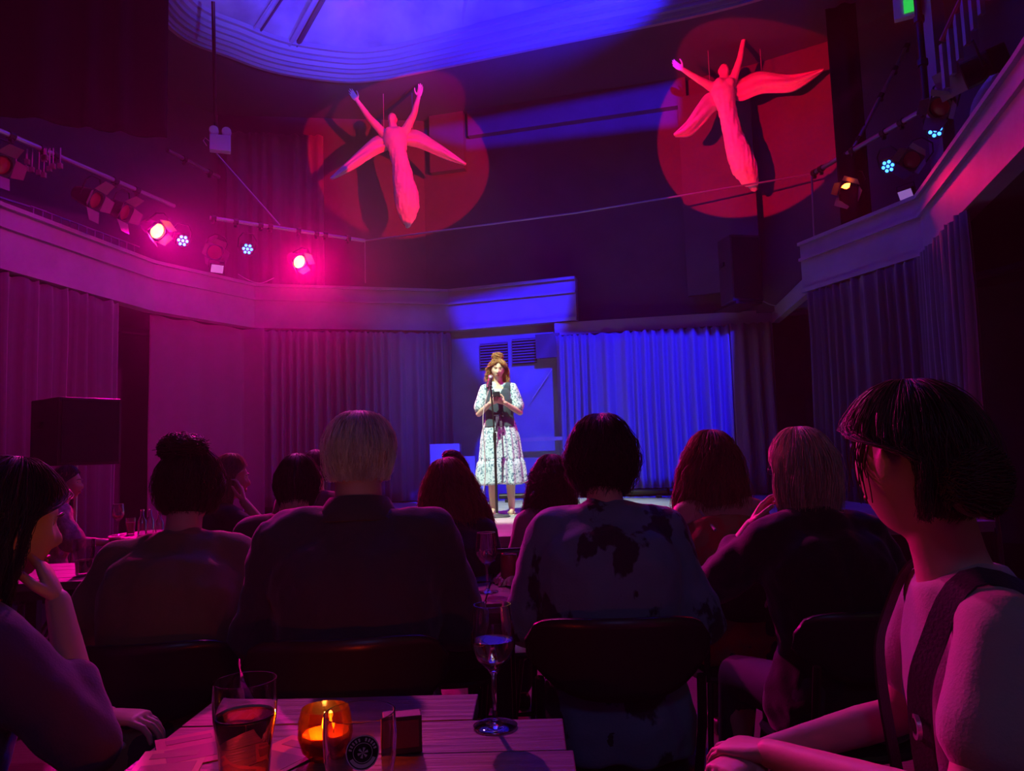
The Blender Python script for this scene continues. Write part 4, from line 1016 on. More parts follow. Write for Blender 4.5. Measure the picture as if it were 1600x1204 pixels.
for j, (dz, rr, dy) in enumerate(((-0.03, 0.084, 0.0), (0.0, 0.078, 0.0), (0.035, 0.074, 0.006), (0.046, 0.077, 0.007), (0.038, 0.084, 0.005), (-0.012, 0.112, -0.004))):
    rings.append([q.collar + Vector((rr * math.sin(a), 0.015 + dy + rr * 0.95 * -math.cos(a) + dz * 0.25, 0.03 + dz + 0.012 * math.cos(a))) for a in [(-2.5 + 5.0 * k / 32) for k in range(33)]])
mb.loft(rings, False, closed=False); o = fin(mb, 'collar', MATS['navy_jacket'], rC, smooth=True); so = o.modifiers.new('t', 'SOLIDIFY'); so.thickness = 0.005

# woman in a blotched pale shirt, back of a chair behind her
M_blot = mat('blotched_shirt', (0.12, 0.27, 0.36), 0.85, vscale=7.5, color2=(0.02, 0.02, 0.05), thr=(0.535, 0.56), bump=0.15, bscale=160, sheen=0.2)
M_blot.node_tree.nodes['Mapping'].inputs['Scale'].default_value = (9, 9, 5)
q = pose(female=True, lean=5, slump=12, head_yaw=3, head_pitch=4, bulk=1.08, arms={'l': ((-0.225, 0.05, 0.77), (-0.13, 0.3, 0.74), (0.5, 0.9, 0), (0, 0, 1)), 'r': ((0.24, 0.05, 0.77), (0.13, 0.3, 0.74), (-0.5, 0.9, 0), (0, 0, 1))})
JT = CROWN + [(0.04, 0.094, 0.114, 0.070), (0.0, 0.096, 0.116, 0.03), (-0.04, 0.088, 0.106, 0.0), (-0.08, 0.068, 0.088, -0.02), (-0.11, 0.055, 0.072, -0.03)]
seat('dark-haired person in a pale shirt with dark blotches, on the wide dark chair', 938, 650, 2.15, -3, q, hair_mesh(JT, 1100, 0.007, 16, 21, 0.0012, ragged=0.08, fly=0.2), M_hblack,
     T_(q, 0.020, 0.95, 0.018, 7, w=1.25), M_blot, voxel=0.009)

# woman with a messy bun, olive top
q = pose(female=True, lean=9, slump=14, head_yaw=-4, head_pitch=6, bulk=1.16, arms={'l': ((-0.31, 0.08, 0.76), (-0.16, 0.34, 0.74), (0.5, 0.9, 0), (0, 0, 1)), 'r': ((0.31, 0.08, 0.77), (0.16, 0.34, 0.75), (-0.5, 0.9, 0), (0, 0, 1))})
UT = CROWN + [(0.04, 0.090, 0.112, 0.070), (0.0, 0.090, 0.112, 0.0), (-0.035, 0.080, 0.100, -0.02), (-0.075, 0.060, 0.082, -0.03)]
seat('woman with a messy bun in an olive top beyond the beer glass', 297, 702, 2.2, 6, q, hair_mesh(UT, 900, 0.007, 18, 31, 0.0012, ragged=0.06, bun=((-0.01, -0.04, 0.128), (0.062, 0.060, 0.046), 1.8), fly=0.3), M_hbrown,
     T_(q, 0.018, 1.5, 0.017, 9, w=1.12), fabric('olive_knit', (0.20, 0.19, 0.10)), voxel=0.009)

# blonde with long hair before the stage steps
q = pose(female=True, lean=14, slump=12, head_yaw=8, head_pitch=8, head_roll=-8, bulk=1.0)
LT = CROWN + [(0.04, 0.100, 0.118, 0.070), (0.0, 0.114, 0.126, 0.03), (-0.05, 0.130, 0.13, 0.02), (-0.12, 0.148, 0.135, 0.0), (-0.19, 0.160, 0.135, -0.02), (-0.26, 0.150, 0.130, -0.03)]
seat('woman with long tousled reddish hair in a dark top, in front of the stepped block', 694, 718, 3.15, 4, q, hair_mesh(LT, 1000, 0.010, 9, 41, 0.0015, ragged=0.12, fly=0.3), M_hred,
     T_(q, 0.012, 1.4, 0.008, 11), fabric('black_knit', (0.025, 0.025, 0.035)), voxel=0.011)

# dark-haired listener at the foot of the grey curtain
q = pose(female=False, lean=8, slump=10, head_yaw=-6, bulk=0.95)
seat('dark-haired listener between the bun-haired woman and the grey-haired man', 463, 711, 3.0, -2, q, hair_mesh(JT, 700, 0.004, 12, 51, 0.0013, ragged=0.05), M_hblack,
     T_(q, 0.014, 1.9, 0.008, 13), fabric('charcoal_top', (0.06, 0.05, 0.06)), voxel=0.012, hands=False)
q = pose(female=False, lean=4, slump=6, bulk=0.95)
seat('listener almost hidden behind the grey-haired man, only the crown showing', 492, 704, 4.5, -2, q, hair_mesh('short', 400, 0.004, 12, 52, 0.0014), M_hbrown,
     T_(q, 0.014, 1.9, 0.008, 14), fabric('brown_top', (0.10, 0.06, 0.05)), voxel=0.013, hands=False)
q = pose(female=True, lean=4, slump=6, head_yaw=-8, bulk=1.1)
seat('listener in a rose top directly beyond the reddish-haired woman', 708, 709, 4.0, -4, q, hair_mesh(UT, 500, 0.006, 12, 53, 0.0016, bun=((0.0, -0.045, 0.12), (0.05, 0.05, 0.035), 0.8)), M_hbrown,
     T_(q, 0.018, 1.2, 0.009, 15), fabric('rose_top', (0.42, 0.17, 0.2)), voxel=0.013, hands=False)
# curly long hair near the performer
q = pose(female=True, lean=10, slump=12, head_yaw=18, head_pitch=4, head_roll=6, bulk=0.95)
seat('curly-haired woman in a mauve top just before the stage edge under the performer', 862, 712, 3.5, 10, q, hair_mesh(LT, 900, 0.016, 16, 61, 0.0016, ragged=0.1, fly=0.4, scale=(0.9, 0.95, 1)), M_hbrown,
     T_(q, 0.014, 1.2, 0.009, 17), fabric('mauve_top', (0.30, 0.2, 0.3)), voxel=0.012, hands=False)

# woman with wavy hair, sleeveless flowered top
M_flor = mat('flowered_cotton', (0.42, 0.10, 0.06), 0.85, vscale=16, color2=(0.34, 0.26, 0.10), thr=(0.45, 0.55), bump=0.1, bscale=150)
q = pose(female=True, lean=10, slump=10, head_yaw=4, head_pitch=2, head_roll=4, bulk=1.05, arms={'l': ((-0.24, 0.06, 0.77), (-0.10, 0.32, 0.78), (0.5, 0.9, 0), (0, 0, 1)), 'r': ((0.24, 0.06, 0.77), (0.10, 0.32, 0.78), (-0.5, 0.9, 0), (0, 0, 1))})
r = seat('woman with long wavy brown hair and a sleeveless flowered top', 1112, 674, 3.0, 8, q, hair_mesh(LT, 1200, 0.009, 8, 71, 0.0014, ragged=0.13, fly=0.35), M_hred,
     garment_mesh(q, 0.014, 0.011, 0.0, 0, 7, 1, 0.009, 19, shoulders=False), M_flor, voxel=0.009)
for sx, k in ((-1, 'l'), (1, 'r')):
    mb = MB(); s_ = q.sh[k]; mb.tube([q.chest + Vector((sx * 0.10, 0.09, 0.08)), s_ + Vector((-sx * 0.045, 0.01, 0.066)), s_ + Vector((-sx * 0.05, -0.055, 0.01)), q.chest + Vector((sx * 0.10, -0.125, 0.06))], 0.006, 6); fin(mb, 'strap', M_palecable, r, smooth=True)

# bob, black top, chin in hand, glasses
q = pose(female=True, lean=7, slump=10, head_yaw=14, head_pitch=3, bulk=1.16,
         arms={'l': ((-0.30, 0.24, 0.86), (-0.16, 0.20, 1.06), (0.45, -0.15, 0.75), (-0.7, 0.6, 0.2)), 'r': ((0.31, 0.10, 0.77), (0.10, 0.36, 0.78), (-0.6, 0.8, 0), (0, 0, 1))})
r = seat('woman with a straight grey-blond bob and glasses, chin in hand, black top', 1250, 675, 2.3, 10, q, hair_mesh('bob', 1500, 0.004, 5, 81, 0.0012, ragged=0.05, fly=0.15, scale=(1.0, 1.0, 1.08)), M_hblond,
     T_(q, 0.022, 1.6, 0.018, 21, w=1.2), fabric('black_cardigan', (0.012, 0.012, 0.015)), voxel=0.008)
def glasses(q, r):
    mb = MB()
    for sx in (-1, 1):
        c = Vector((sx * 0.032, 0.098, 0.006)); mb.tube([q.H @ (c + Vector((0.022 * math.cos(a), 0, 0.017 * math.sin(a)))) for a in [2 * PI * k / 16 for k in range(17)]], 0.0016, 5)
        mb.tube([q.H @ Vector((sx * 0.054, 0.097, 0.010)), q.H @ Vector((sx * 0.078, 0.06, 0.010)), q.H @ Vector((sx * 0.086, -0.03, 0.008))], 0.0018, 5)
    mb.tube([q.H @ Vector((-0.011, 0.100, 0.010)), q.H @ Vector((0.011, 0.100, 0.010))], 0.0016, 5)
    fin(mb, 'glasses', M_blackmetal, r, smooth=True)
glasses(q, r)

# profile woman by the far drinks table, her sleeve lit pink
q = pose(female=True, lean=8, slump=8, head_yaw=-20, head_pitch=0, bulk=1.05, arms={'r': ((0.27, 0.16, 0.84), (0.16, 0.40, 0.80), (-0.4, 0.9, 0), (0, 0, 1)), 'l': ((-0.27, 0.08, 0.80), (-0.1, 0.34, 0.8), (0.5, 0.9, 0), (0, 0, 1))})
seat('woman in profile with a bright ruffled pink sleeve beside the loudspeaker pole', 103, 728, 5.0, -55, q, hair_mesh(LT, 600, 0.008, 8, 91, 0.002, scale=(0.86, 0.9, 1)), M_hblack,
     T_(q, 0.026, 1.1, 0.022, 23, w=1.35), mat('ruffled_pink', (0.75, 0.35, 0.38), 0.8, vscale=20, color2=(0.45, 0.15, 0.2), bump=0.5, bscale=60), voxel=0.009, face=True)
# profile woman resting her cheek on her hand
q = pose(female=True, lean=12, slump=8, head_yaw=-14, head_pitch=4, bulk=0.95, arms={'r': ((0.26, 0.34, 0.86), (0.125, 0.20, 1.10), (-0.2, -0.1, 1), (0.5, 0.8, 0)), 'l': ((-0.24, 0.1, 0.8), (0.0, 0.34, 0.84), (0.8, 0.5, 0), (0, 0, 1))})
seat('fair-haired woman in profile resting her cheek on her hand beyond the bun-haired woman', 360, 712, 4.0, -48, q, hair_mesh(LT, 700, 0.007, 8, 101, 0.0018, scale=(0.84, 0.9, 1.05)), M_hdarkblond,
     T_(q, 0.012, 0.6, 0.008, 25), fabric('black_tee', (0.02, 0.02, 0.025)), voxel=0.008, face=True)

# near the lens, one side: dark hair, lilac shirt, hand to the chin
q = pose(female=True, lean=10, slump=8, head_yaw=4, head_pitch=10, bulk=1.06, arms={'r': ((0.24, 0.24, 0.83), (0.075, 0.235, 1.075), (-0.35, -0.15, 0.6), (0.5, 0.8, 0.1)), 'l': ((-0.25, 0.15, 0.80), (0.0, 0.36, 0.80), (0.8, 0.5, 0), (0, 0, 1))})
AT = CROWN + [(0.04, 0.094, 0.112, 0.078), (0.0, 0.098, 0.118, 0.040), (-0.05, 0.104, 0.12, 0.01), (-0.11, 0.108, 0.12, -0.01), (-0.17, 0.10, 0.11, -0.02)]
seat('dark-haired person in a violet shirt, hand to chin, beyond the full beer glass', 22, 719, 1.40, -42, q, hair_mesh(AT, 1100, 0.006, 9, 111, 0.0011, ragged=0.08, fly=0.2), M_hblack,
     T_(q, 0.016, 1.4, 0.009, 27, w=1.15, voxel=0.009), fabric('violet_shirt', (0.07, 0.05, 0.12)), voxel=0.008, face=True, hvox=0.0035)

# near the lens, other side: cheek and neck lit magenta, pale tee, strap over the shoulder
q = pose(female=True, lean=7, slump=7, head_yaw=-60, head_pitch=-2, bulk=1.04, neck_len=1.35, arms={'l': ((-0.22, 0.16, 0.82), (0.02, 0.38, 0.80), (0.7, 0.75, -0.1), (0, 0.1, 1)), 'r': ((0.24, 0.12, 0.80), (0.06, 0.40, 0.78), (-0.7, 0.75, -0.1), (0, 0.1, 1))})
MT = CROWN + [(0.04, 0.088, 0.114, 0.086), (0.01, 0.086, 0.118, 0.03), (-0.02, 0.080, 0.116, -0.03), (-0.055, 0.064, 0.100, -0.045), (-0.085, 0.042, 0.078, -0.045)]
MCOV = lambda z: 0.0 if z > 0.085 else math.radians(22 + 110 * sm(0.08, 0.01, z))
r = seat('woman close to the lens with magenta-lit cheek and neck, pale tee and dark strap', 1425, 600, 1.12, 78, q, hair_mesh(MT, 1500, 0.006, 7, 121, 0.0010, ragged=0.08, fly=0.2, voxel=0.006, cover=MCOV, bun=((0.0, -0.115, -0.02), (0.050, 0.042, 0.055), 0.8)), M_hbrown,
     garment_mesh(q, 0.010, 0.008, 0.55, 0, 9, 1.25, 0.006, 29), fabric('pale_tee', (0.42, 0.42, 0.36)), voxel=0.0065, face=True, hvox=0.0035)
mb = MB(); rnd = random.Random(77)
for i in range(26):   # loose strands before the ear and over the forehead
    sx = -1 if i % 4 else 1; x0 = rnd.uniform(0.05, 0.066); y0 = rnd.uniform(0.02, 0.055); L = rnd.uniform(0.05, 0.12); ph = rnd.uniform(0, 6)
    mb.tube([q.H @ Vector((sx * (x0 + 0.014 * math.sin(1.5 * t) + 0.012), y0 - 0.012 * t + 0.006 * math.sin(ph + 4 * t), 0.055 - L * t)) for t in [k / 8 for k in range(9)]], 0.0009, 4)
tag(fin(mb, 'loose_strands', M_hbrown, r, smooth=True), kind='stuff')
mb = MB(); k = 'l'; s_ = q.sh[k]
def ribbon(mb, pts, w, th=0.004):
    P_ = [Vector(p) for p in pts]; Q = []
    for i in range(len(P_) - 1):
        for j in range(6):
            t = j / 6; p0 = P_[max(i - 1, 0)]; p1, p2 = P_[i], P_[i + 1]; p3 = P_[min(i + 2, len(P_) - 1)]
            Q.append(0.5 * ((2 * p1) + (p2 - p0) * t + (2 * p0 - 5 * p1 + 4 * p2 - p3) * t * t + (3 * p1 - p0 - 3 * p2 + p3) * t ** 3))
    Q.append(P_[-1]); rings = []
    for i, p in enumerate(Q):
        t = (Q[min(i + 1, len(Q) - 1)] - Q[max(i - 1, 0)]).normalized(); n = (p - (q.chest + Vector((0, 0, -0.02)))); n = (n - t * n.dot(t)).normalized(); b = t.cross(n)
        rings.append([p + b * w + n * 0, p + b * w + n * th, p - b * w + n * th, p - b * w])
    mb.loft(rings)
for sx in (-1, 1):
    s_ = q.sh['l' if sx < 0 else 'r']
    mb = MB(); ribbon(mb, [q.hip + Vector((sx * 0.09, 0.155, 0.10)), q.chest + Vector((sx * 0.105, 0.145, -0.02)), q.chest + Vector((sx * 0.115, 0.128, 0.09)), s_ + Vector((-sx * 0.045, 0.012, 0.078)), q.chest + Vector((sx * 0.10, -0.125, 0.08)), q.chest + Vector((sx * 0.05, -0.15, -0.05))], 0.019)
    fin(mb, 'strap', fabric('dark_strap', (0.03, 0.02, 0.035)), r, smooth=True)
mb = MB(); mb.lathe([(0.012, -0.003), (0.018, -0.003), (0.018, 0.003), (0.012, 0.003)], seg=18, closed=True); o = fin(mb, 'buckle', M_pipe, r, smooth=True); o.matrix_local = Matrix.Translation(q.chest + Vector((-0.105, 0.152, -0.02))) @ Matrix.Rotation(PI / 2, 4, 'X')
mb = MB(); torso(mb, q, spine_rings(q)[0:5], 0.018); o = link('bib', fuse(mb, 0.008, 4), fabric('dark_dungaree', (0.05, 0.03, 0.06)), r)
# ------------------------------------------------------------------ chairs
M_chair = mat('dark_chair_plastic', (0.03, 0.028, 0.035), 0.32)
M_leg = mat('chair_leg_metal', (0.06, 0.06, 0.07), 0.3, metal=0.8)
def make_chair():
    r = empty('dining_chair')
    mb = MB(); rings = []
    for t in (0, 1):   # curved back shell: wide rounded band
        pass
    nx, nz = 22, 8; cols = []
    for i in range(nx + 1):
        u = -1 + 2 * i / nx; x = 0.235 * u; y = -0.235 + 0.075 * abs(u) ** 2.2
        col = []
        for j in range(nz + 1):
            w = j / nz; top = 0.862 - 0.035 * abs(u) ** 6 - 0.05 * max(0, abs(u) - 0.9) * 10 * 0.6; bot = 0.655 + 0.10 * abs(u) ** 3.0
            z = bot + (top - bot) * w; col.append((x, y - 0.035 * w, z))
        cols.append(col)
    mb.loft(cols, False, closed=False); o = fin(mb, 'backrest', M_chair, r, smooth=True, angle=180); so = o.modifiers.new('t', 'SOLIDIFY'); so.thickness = 0.014
    mb = MB(); rings = []
    for z, k in ((0.425, 0.9), (0.43, 0.98), (0.442, 1.0), (0.452, 0.97), (0.455, 0.85)):
        rings.append([(0.215 * k * math.copysign(abs(math.cos(a)) ** 0.6, math.cos(a)), 0.205 * k * math.copysign(abs(math.sin(a)) ** 0.6, math.sin(a)), z - 0.006 * (1 - abs(math.cos(a)))) for a in [2 * PI * q / 32 for q in range(32)]])
    mb.loft(rings); fin(mb, 'seat', M_chair, r, smooth=True)
    for sx in (-1, 1):
        mb = MB(); mb.tube([(sx * 0.19, -0.17, 0.44), (sx * 0.20, -0.215, 0.6), (sx * 0.20, -0.235, 0.72)], 0.012, 8); fin(mb, 'back_post', M_leg, r, smooth=True)
        for sy in (-1, 1):
            mb = MB(); mb.tube([(sx * 0.17, sy * 0.15, 0.43), (sx * 0.215, sy * 0.21, 0.0)], [0.013, 0.010], 8); fin(mb, 'leg', M_leg, r, smooth=True)
    mb = MB(); mb.tube([(-0.19, -0.17, 0.2), (0.19, -0.17, 0.2)], 0.008, 6); fin(mb, 'stretcher', M_leg, r, smooth=True)
    return r
proto = make_chair(); first = True
CH = {'grey-haired man': 'dark curved-back chair of the grey-haired man', 'dark-haired person in a pale': 'wide dark chair back across the blotched shirt', 'woman with a messy': 'dark chair back behind the olive top',
      'woman with long tousled': 'dark chair under the reddish-haired woman', 'dark-haired listener': 'dark chair under the listener in the charcoal top', 'listener almost': 'dark chair under the listener hidden behind the grey-haired man',
      'listener in a rose': 'dark chair under the listener in the rose top', 'curly-haired': 'dark chair under the curly-haired woman', 'woman with long wavy': 'dark chair under the woman in the flowered top',
      'woman with a straight': 'dark chair under the woman with the grey-blond bob', 'woman in profile': 'dark chair under the woman with the pink sleeve', 'fair-haired woman': 'dark chair under the fair-haired woman in profile',
      'dark-haired person in a violet': 'dark chair under the person in the violet shirt', 'woman close': 'dark chair under the woman with the pale tee'}
def put_chair(x, y, rz, s, label):
    global first
    o = proto if first else copy_tree(proto); first = False
    o.location = (x, y, 0); o.rotation_euler = (0, 0, rz); o.scale = (s, s, s); tag(o, label, 'chair', 'dark curved-back chairs of the audience'); return o
for p in PEOPLE[1:]:
    lab = [v for k, v in CH.items() if p['label'].startswith(k)][0]; a = p.rotation_euler.z; s = p.scale[0]
    off = Matrix.Rotation(a, 3, 'Z') @ Vector((0, 0.03, 0)); put_chair(p.location.x + off.x, p.location.y + off.y, a, s * 0.985, lab)
c = ony(800, 840, 3.05); put_chair(c.x + 0.03, 3.22, 0.15, 0.98, 'empty dark chair with its back between the reddish hair and the blotched shirt')

# ------------------------------------------------------------------ tables
M_plank = mat('table_planks', (0.14, 0.11, 0.10), 0.45, bump=0.35, stretch=(1, 14, 1), bscale=5, vary=0.25, vscale=4)
M_tframe = mat('table_frame_black', (0.02, 0.02, 0.02), 0.5)
def table(label, x0, x1, y0, y1, n, rz=0.0, top=0.75, stagger=None, seed=0, along='x', legs=True):
    cx, cy = (x0 + x1) / 2, (y0 + y1) / 2; r = empty('table', (cx, cy, 0), rz); tag(r, label, 'table'); rnd = random.Random(seed)
    W, D = x1 - x0, y1 - y0; w = (D if along == 'x' else W) / n
    for i in range(n):
        e0, e1 = (stagger[i] if stagger else (0, 0)); mb = MB()
        if along == 'x': mb.box(((e0 + e1) / 2, -D / 2 + w * (i + 0.5), top - 0.016 + rnd.uniform(-0.0015, 0)), (W - e0 + e1, w - 0.005, 0.032))
        else: mb.box((-W / 2 + w * (i + 0.5), (e0 + e1) / 2, top - 0.016 + rnd.uniform(-0.0015, 0)), (w - 0.005, D - e0 + e1, 0.032))
        fin(mb, 'plank', M_plank, r, bevel=0.002)
    mb = MB()
    for a in (-1, 1):
        mb.box((0, a * (D / 2 - 0.08), top - 0.055), (W - 0.12, 0.04, 0.045)); mb.box((a * (W / 2 - 0.08), 0, top - 0.055), (0.04, D - 0.12, 0.045))
    fin(mb, 'frame', M_tframe, r)
    for a in (-1, 1):
        for b in (-1, 1):
            mb = MB(); mb.box((a * (W / 2 - 0.08), b * (D / 2 - 0.08), (top - 0.077) / 2), (0.05, 0.05, top - 0.077)); fin(mb, 'leg', M_tframe, r)
    return r
table('near plank table with the candle, the pint glasses and a wine glass', -0.60, 0.12, 0.78, 1.5, 5, rz=-0.02, stagger=[(0, -0.02), (0, -0.03), (0, -0.045), (0, -0.055), (0, -0.21)], seed=1)
table('middle plank table with a wine glass and a crisp packet', -0.62, 0.03, 2.37, 3.0, 5, rz=-0.02, seed=2, along='y')
table('dark plank table with the half-drunk stout behind the violet shirt', -2.35, -1.72, 3.1, 3.75, 5, rz=0.1, seed=3)
# round far table
r = empty('round_table', (-2.42, 5.25, 0)); tag(r, 'small round table of wine glasses and bottles near the woman with the pink sleeve', 'table')
mb = MB(); mb.lathe([(0.001, 0.72), (0.34, 0.72), (0.35, 0.735), (0.34, 0.75), (0.001, 0.75)], seg=40); fin(mb, 'tabletop', M_plank, r, smooth=True)
mb = MB(); mb.tube([(0, 0, 0.02), (0, 0, 0.72)], 0.03, 12); fin(mb, 'pedestal', M_leg, r, smooth=True)
mb = MB(); mb.lathe([(0.001, 0), (0.22, 0), (0.22, 0.012), (0.03, 0.03), (0.001, 0.03)], seg=32); fin(mb, 'base', M_tframe, r, smooth=True)

# ------------------------------------------------------------------ glasses and the like
M_glass = mat('clear_glass', (1, 1, 1), 0.0, trans=1.0, ior=1.45)
M_thin = thin_glass('thin_clear_glass')
M_wine = mat('white_wine', (1.0, 0.93, 0.78), 0.0, trans=1.0, ior=1.33)
M_beer = mat('amber_beer', (1.0, 0.50, 0.10), 0.0, trans=1.0, ior=1.33)
M_dark = mat('dark_stout', (0.02, 0.006, 0.004), 0.15)
def wine_glass(loc, label, s=1.0, fill=0.5, thin=False, liquid=None, group=None, H=0.2):
    r = empty('wine_glass', loc); r.scale = (s, s, s); tag(r, label, 'wine glass', group); g_ = M_thin if thin else M_glass
    mb = MB(); out = [(0.001, 0.0), (0.036, 0.0), (0.037, 0.0025), (0.012, 0.007), (0.0045, 0.014), (0.0038, 0.05), (0.0042, 0.083), (0.010, 0.093), (0.028, 0.110), (0.0375, 0.130), (0.0365, 0.160), (0.0315, 0.2)]
    inn = [(0.0302, 0.2), (0.0350, 0.160), (0.0358, 0.131), (0.027, 0.1125), (0.010, 0.0965), (0.001, 0.094)]
    mb.lathe(out + inn, seg=48); fin(mb, 'bowl_and_stem', g_, r, smooth=True, angle=60)
    if thin:
        mb = MB(); mb.lathe([(0.0302, 0.1995), (0.0315, 0.1995), (0.0318, 0.2012), (0.0300, 0.2012)], seg=40, closed=True); fin(mb, 'rim', mat('rim_glint', (0.9, 0.9, 0.95), 0.15, metal=0.6), r, smooth=True)
    zt = 0.097 + fill * 0.06
    prof = [(0.001, 0.0948), (0.0095, 0.0972), (0.0265, 0.1132), (0.0353, 0.1315)]; prof = [p for p in prof if p[1] < zt]
    rz_ = 0.0353 if zt > 0.1315 else 0.03; mb = MB(); mb.lathe(prof + [(rz_ - 0.0004, zt), (0.001, zt)], seg=48); fin(mb, 'wine', liquid or M_wine, r, smooth=True, angle=60)
    return r
def pint(loc, label, fill=0.6, liquid=None, thin=False, s=1.0, logo=False):
    r = empty('pint_glass', loc); r.scale = (s, s, s); tag(r, label, 'beer glass'); g_ = M_thin if thin else M_glass
    prof = [(0.001, 0.0), (0.030, 0.0), (0.032, 0.004), (0.0335, 0.03), (0.0365, 0.065), (0.0425, 0.10), (0.0435, 0.125), (0.0425, 0.15)]
    inn = [(0.0408, 0.15), (0.0416, 0.125), (0.0405, 0.10), (0.0345, 0.065), (0.0315, 0.03), (0.030, 0.012), (0.001, 0.010)]
    mb = MB(); mb.lathe(prof + inn, seg=56); fin(mb, 'glass_wall', g_, r, smooth=True, angle=60)
    if fill:
        zt = 0.012 + fill * 0.135
        def rad(z):
            pts = list(reversed(inn));
            for a, b in zip(pts[:-1], pts[1:]):
                if a[1] <= z <= b[1]: return a[0] + (b[0] - a[0]) * (z - a[1]) / max(1e-6, b[1] - a[1])
            return 0.03
        zs = [0.0105 + (zt - 0.0105) * k / 10 for k in range(11)]
        mb = MB(); mb.lathe([(0.001, 0.0103)] + [(rad(max(0.0121, z)) - 0.0003, z) for z in zs] + [(0.001, zt)], seg=56); fin(mb, 'drink', liquid or M_beer, r, smooth=True, angle=50)
        mb = MB(); rr = rad(zt); mb.lathe([(rr - 0.0035, zt + 0.0002), (rr - 0.0005, zt + 0.0004), (rr - 0.0005, zt + 0.003), (rr - 0.0035, zt + 0.002)], seg=56, closed=True); fin(mb, 'froth_ring', mat('beer_froth', (0.8, 0.6, 0.45), 0.7), r, smooth=True)
    return r
def on_table(x, y, z=0.752): return onz(x, y, z)
p = on_table(774, 1133); wine_glass((p.x, p.y, 0.7505), 'half-full wine glass standing at the end of the near plank table', 1.0, 0.75)
p = on_table(762, 924); wine_glass((p.x, p.y, 0.7505), 'tall wine glass on the middle plank table', 0.98, 0.15, thin=True)
p1 = onz(383, 1062, 0.9); pint((p1.x, p1.y, 0.7505), 'pint glass of amber beer two thirds full on the near table', 0.66)
p2 = onz(562, 1112, 0.9); P2 = pint((p2.x, p2.y, 0.7505), 'empty pint glass with a round printed badge beside the candle', 0.0)
# round badge on the glass: ring, lettering blocks, mark in the middle
M_print = mat('pale_print', (0.75, 0.72, 0.7), 0.6); M_printd = mat('dark_print', (0.03, 0.02, 0.03), 0.6)
def on_glass(a, z, r=0.0418):   # wrap onto the wall facing the lens; a along the wall in metres
    th = -PI / 2 + a / r; return (r * math.cos(th), r * math.sin(th), z)
bc = 0.118
def disc(rad0, rad1, dr, name, m, a0=0, a1=2 * PI, n=40):
    mb = MB(); A = []; 
    for k in range(n + 1):
        t = a0 + (a1 - a0) * k / n; A.append([on_glass(0.012 + rr * math.cos(t), bc + rr * math.sin(t), 0.0435 + dr) for rr in (rad0, rad1)])
    mb.loft(A, False, closed=False); return fin(mb, name, m, P2)
disc(0.0005, 0.0195, 0.0002, 'badge_disc', M_printd); disc(0.0182, 0.0195, 0.0005, 'badge_rim', M_print); disc(0.0105, 0.0112, 0.0005, 'badge_inner_ring', M_print)
for k in range(6): disc(0.0, 0.006, 0.0005, 'badge_petal', M_print, k * PI / 3, k * PI / 3 + 0.5, 4)
for k in range(11):
    if k in (5,): continue
    a = PI * 0.92 - k * PI * 0.84 / 10; disc(0.0128, 0.0165, 0.0005, 'badge_letter', M_print, a - 0.07, a + 0.07, 3)
disc(0.0125, 0.0168, 0.0005, 'badge_scroll', M_print, PI * 1.15, PI * 1.85, 20)
# candle in amber glass
pc = onz(500, 1188, 0.757); cx, cy = pc.x, pc.y + 0.03
r = empty('candle_holder', (cx, cy, 0.7505)); tag(r, 'round amber glass candle holder glowing beside the pint glasses', 'candle holder')
mb = MB(); mb.lathe([(0.001, 0.0), (0.022, 0.0), (0.034, 0.012), (0.0405, 0.034), (0.0395, 0.056), (0.035, 0.074), (0.0335, 0.074), (0.0377, 0.056), (0.0387, 0.034), (0.0325, 0.014), (0.02, 0.006), (0.001, 0.006)], seg=40)
fin(mb, 'amber_glass', thin_glass('amber_glass', (1.0, 0.42, 0.10), 0.04, 0.15), r, smooth=True, angle=60)
cn = empty('tealight_candle', (cx, cy, 0.7575)); tag(cn, 'lit wax candle inside the amber glass', 'candle')
M_wax = mat('candle_wax', (0.9, 0.4, 0.18), 0.5); M_wax.node_tree.nodes['Principled BSDF'].inputs['Subsurface Weight'].default_value = 0.6; M_wax.node_tree.nodes['Principled BSDF'].inputs['Subsurface Radius'].default_value = (0.05, 0.02, 0.008)
mb = MB(); mb.lathe([(0.001, 0), (0.019, 0), (0.031, 0.012), (0.0345, 0.026), (0.033, 0.030), (0.01, 0.026), (0.001, 0.026)], seg=32); fin(mb, 'wax', M_wax, cn, smooth=True)
mb = MB(); mb.tube([(0, 0, 0.025), (0.001, 0, 0.034)], 0.001, 6); fin(mb, 'wick', M_blackmetal, cn)
mb = MB(); mb.lathe([(0.0003, 0.031), (0.0035, 0.036), (0.0045, 0.041), (0.003, 0.050), (0.0003, 0.060)], seg=12); fin(mb, 'flame', mat('flame', (1, 0.6, 0.1), 0.5, emit=(1.0, 0.42, 0.06), estr=60), cn, smooth=True)
l = lamp('candle_light', (cx, cy, 0.812), (1.0, 0.26, 0.03), 1.5, 0.006)
# menu block behind the empty pint
p = onz(628, 1170, 0.76); r = empty('menu_block', (p.x + 0.0, p.y + 0.02, 0.7505), rz=0.2); tag(r, 'small dark wooden menu block behind the empty pint glass', 'menu block')
mb = MB(); mb.box((0, 0, 0.028), (0.055, 0.03, 0.056)); fin(mb, 'block', mat('dark_block', (0.12, 0.05, 0.04), 0.5), r, bevel=0.002)
mb = MB(); mb.box((0, -0.016, 0.03), (0.045, 0.002, 0.04)); fin(mb, 'card', mat('red_card', (0.35, 0.06, 0.05), 0.6), r)
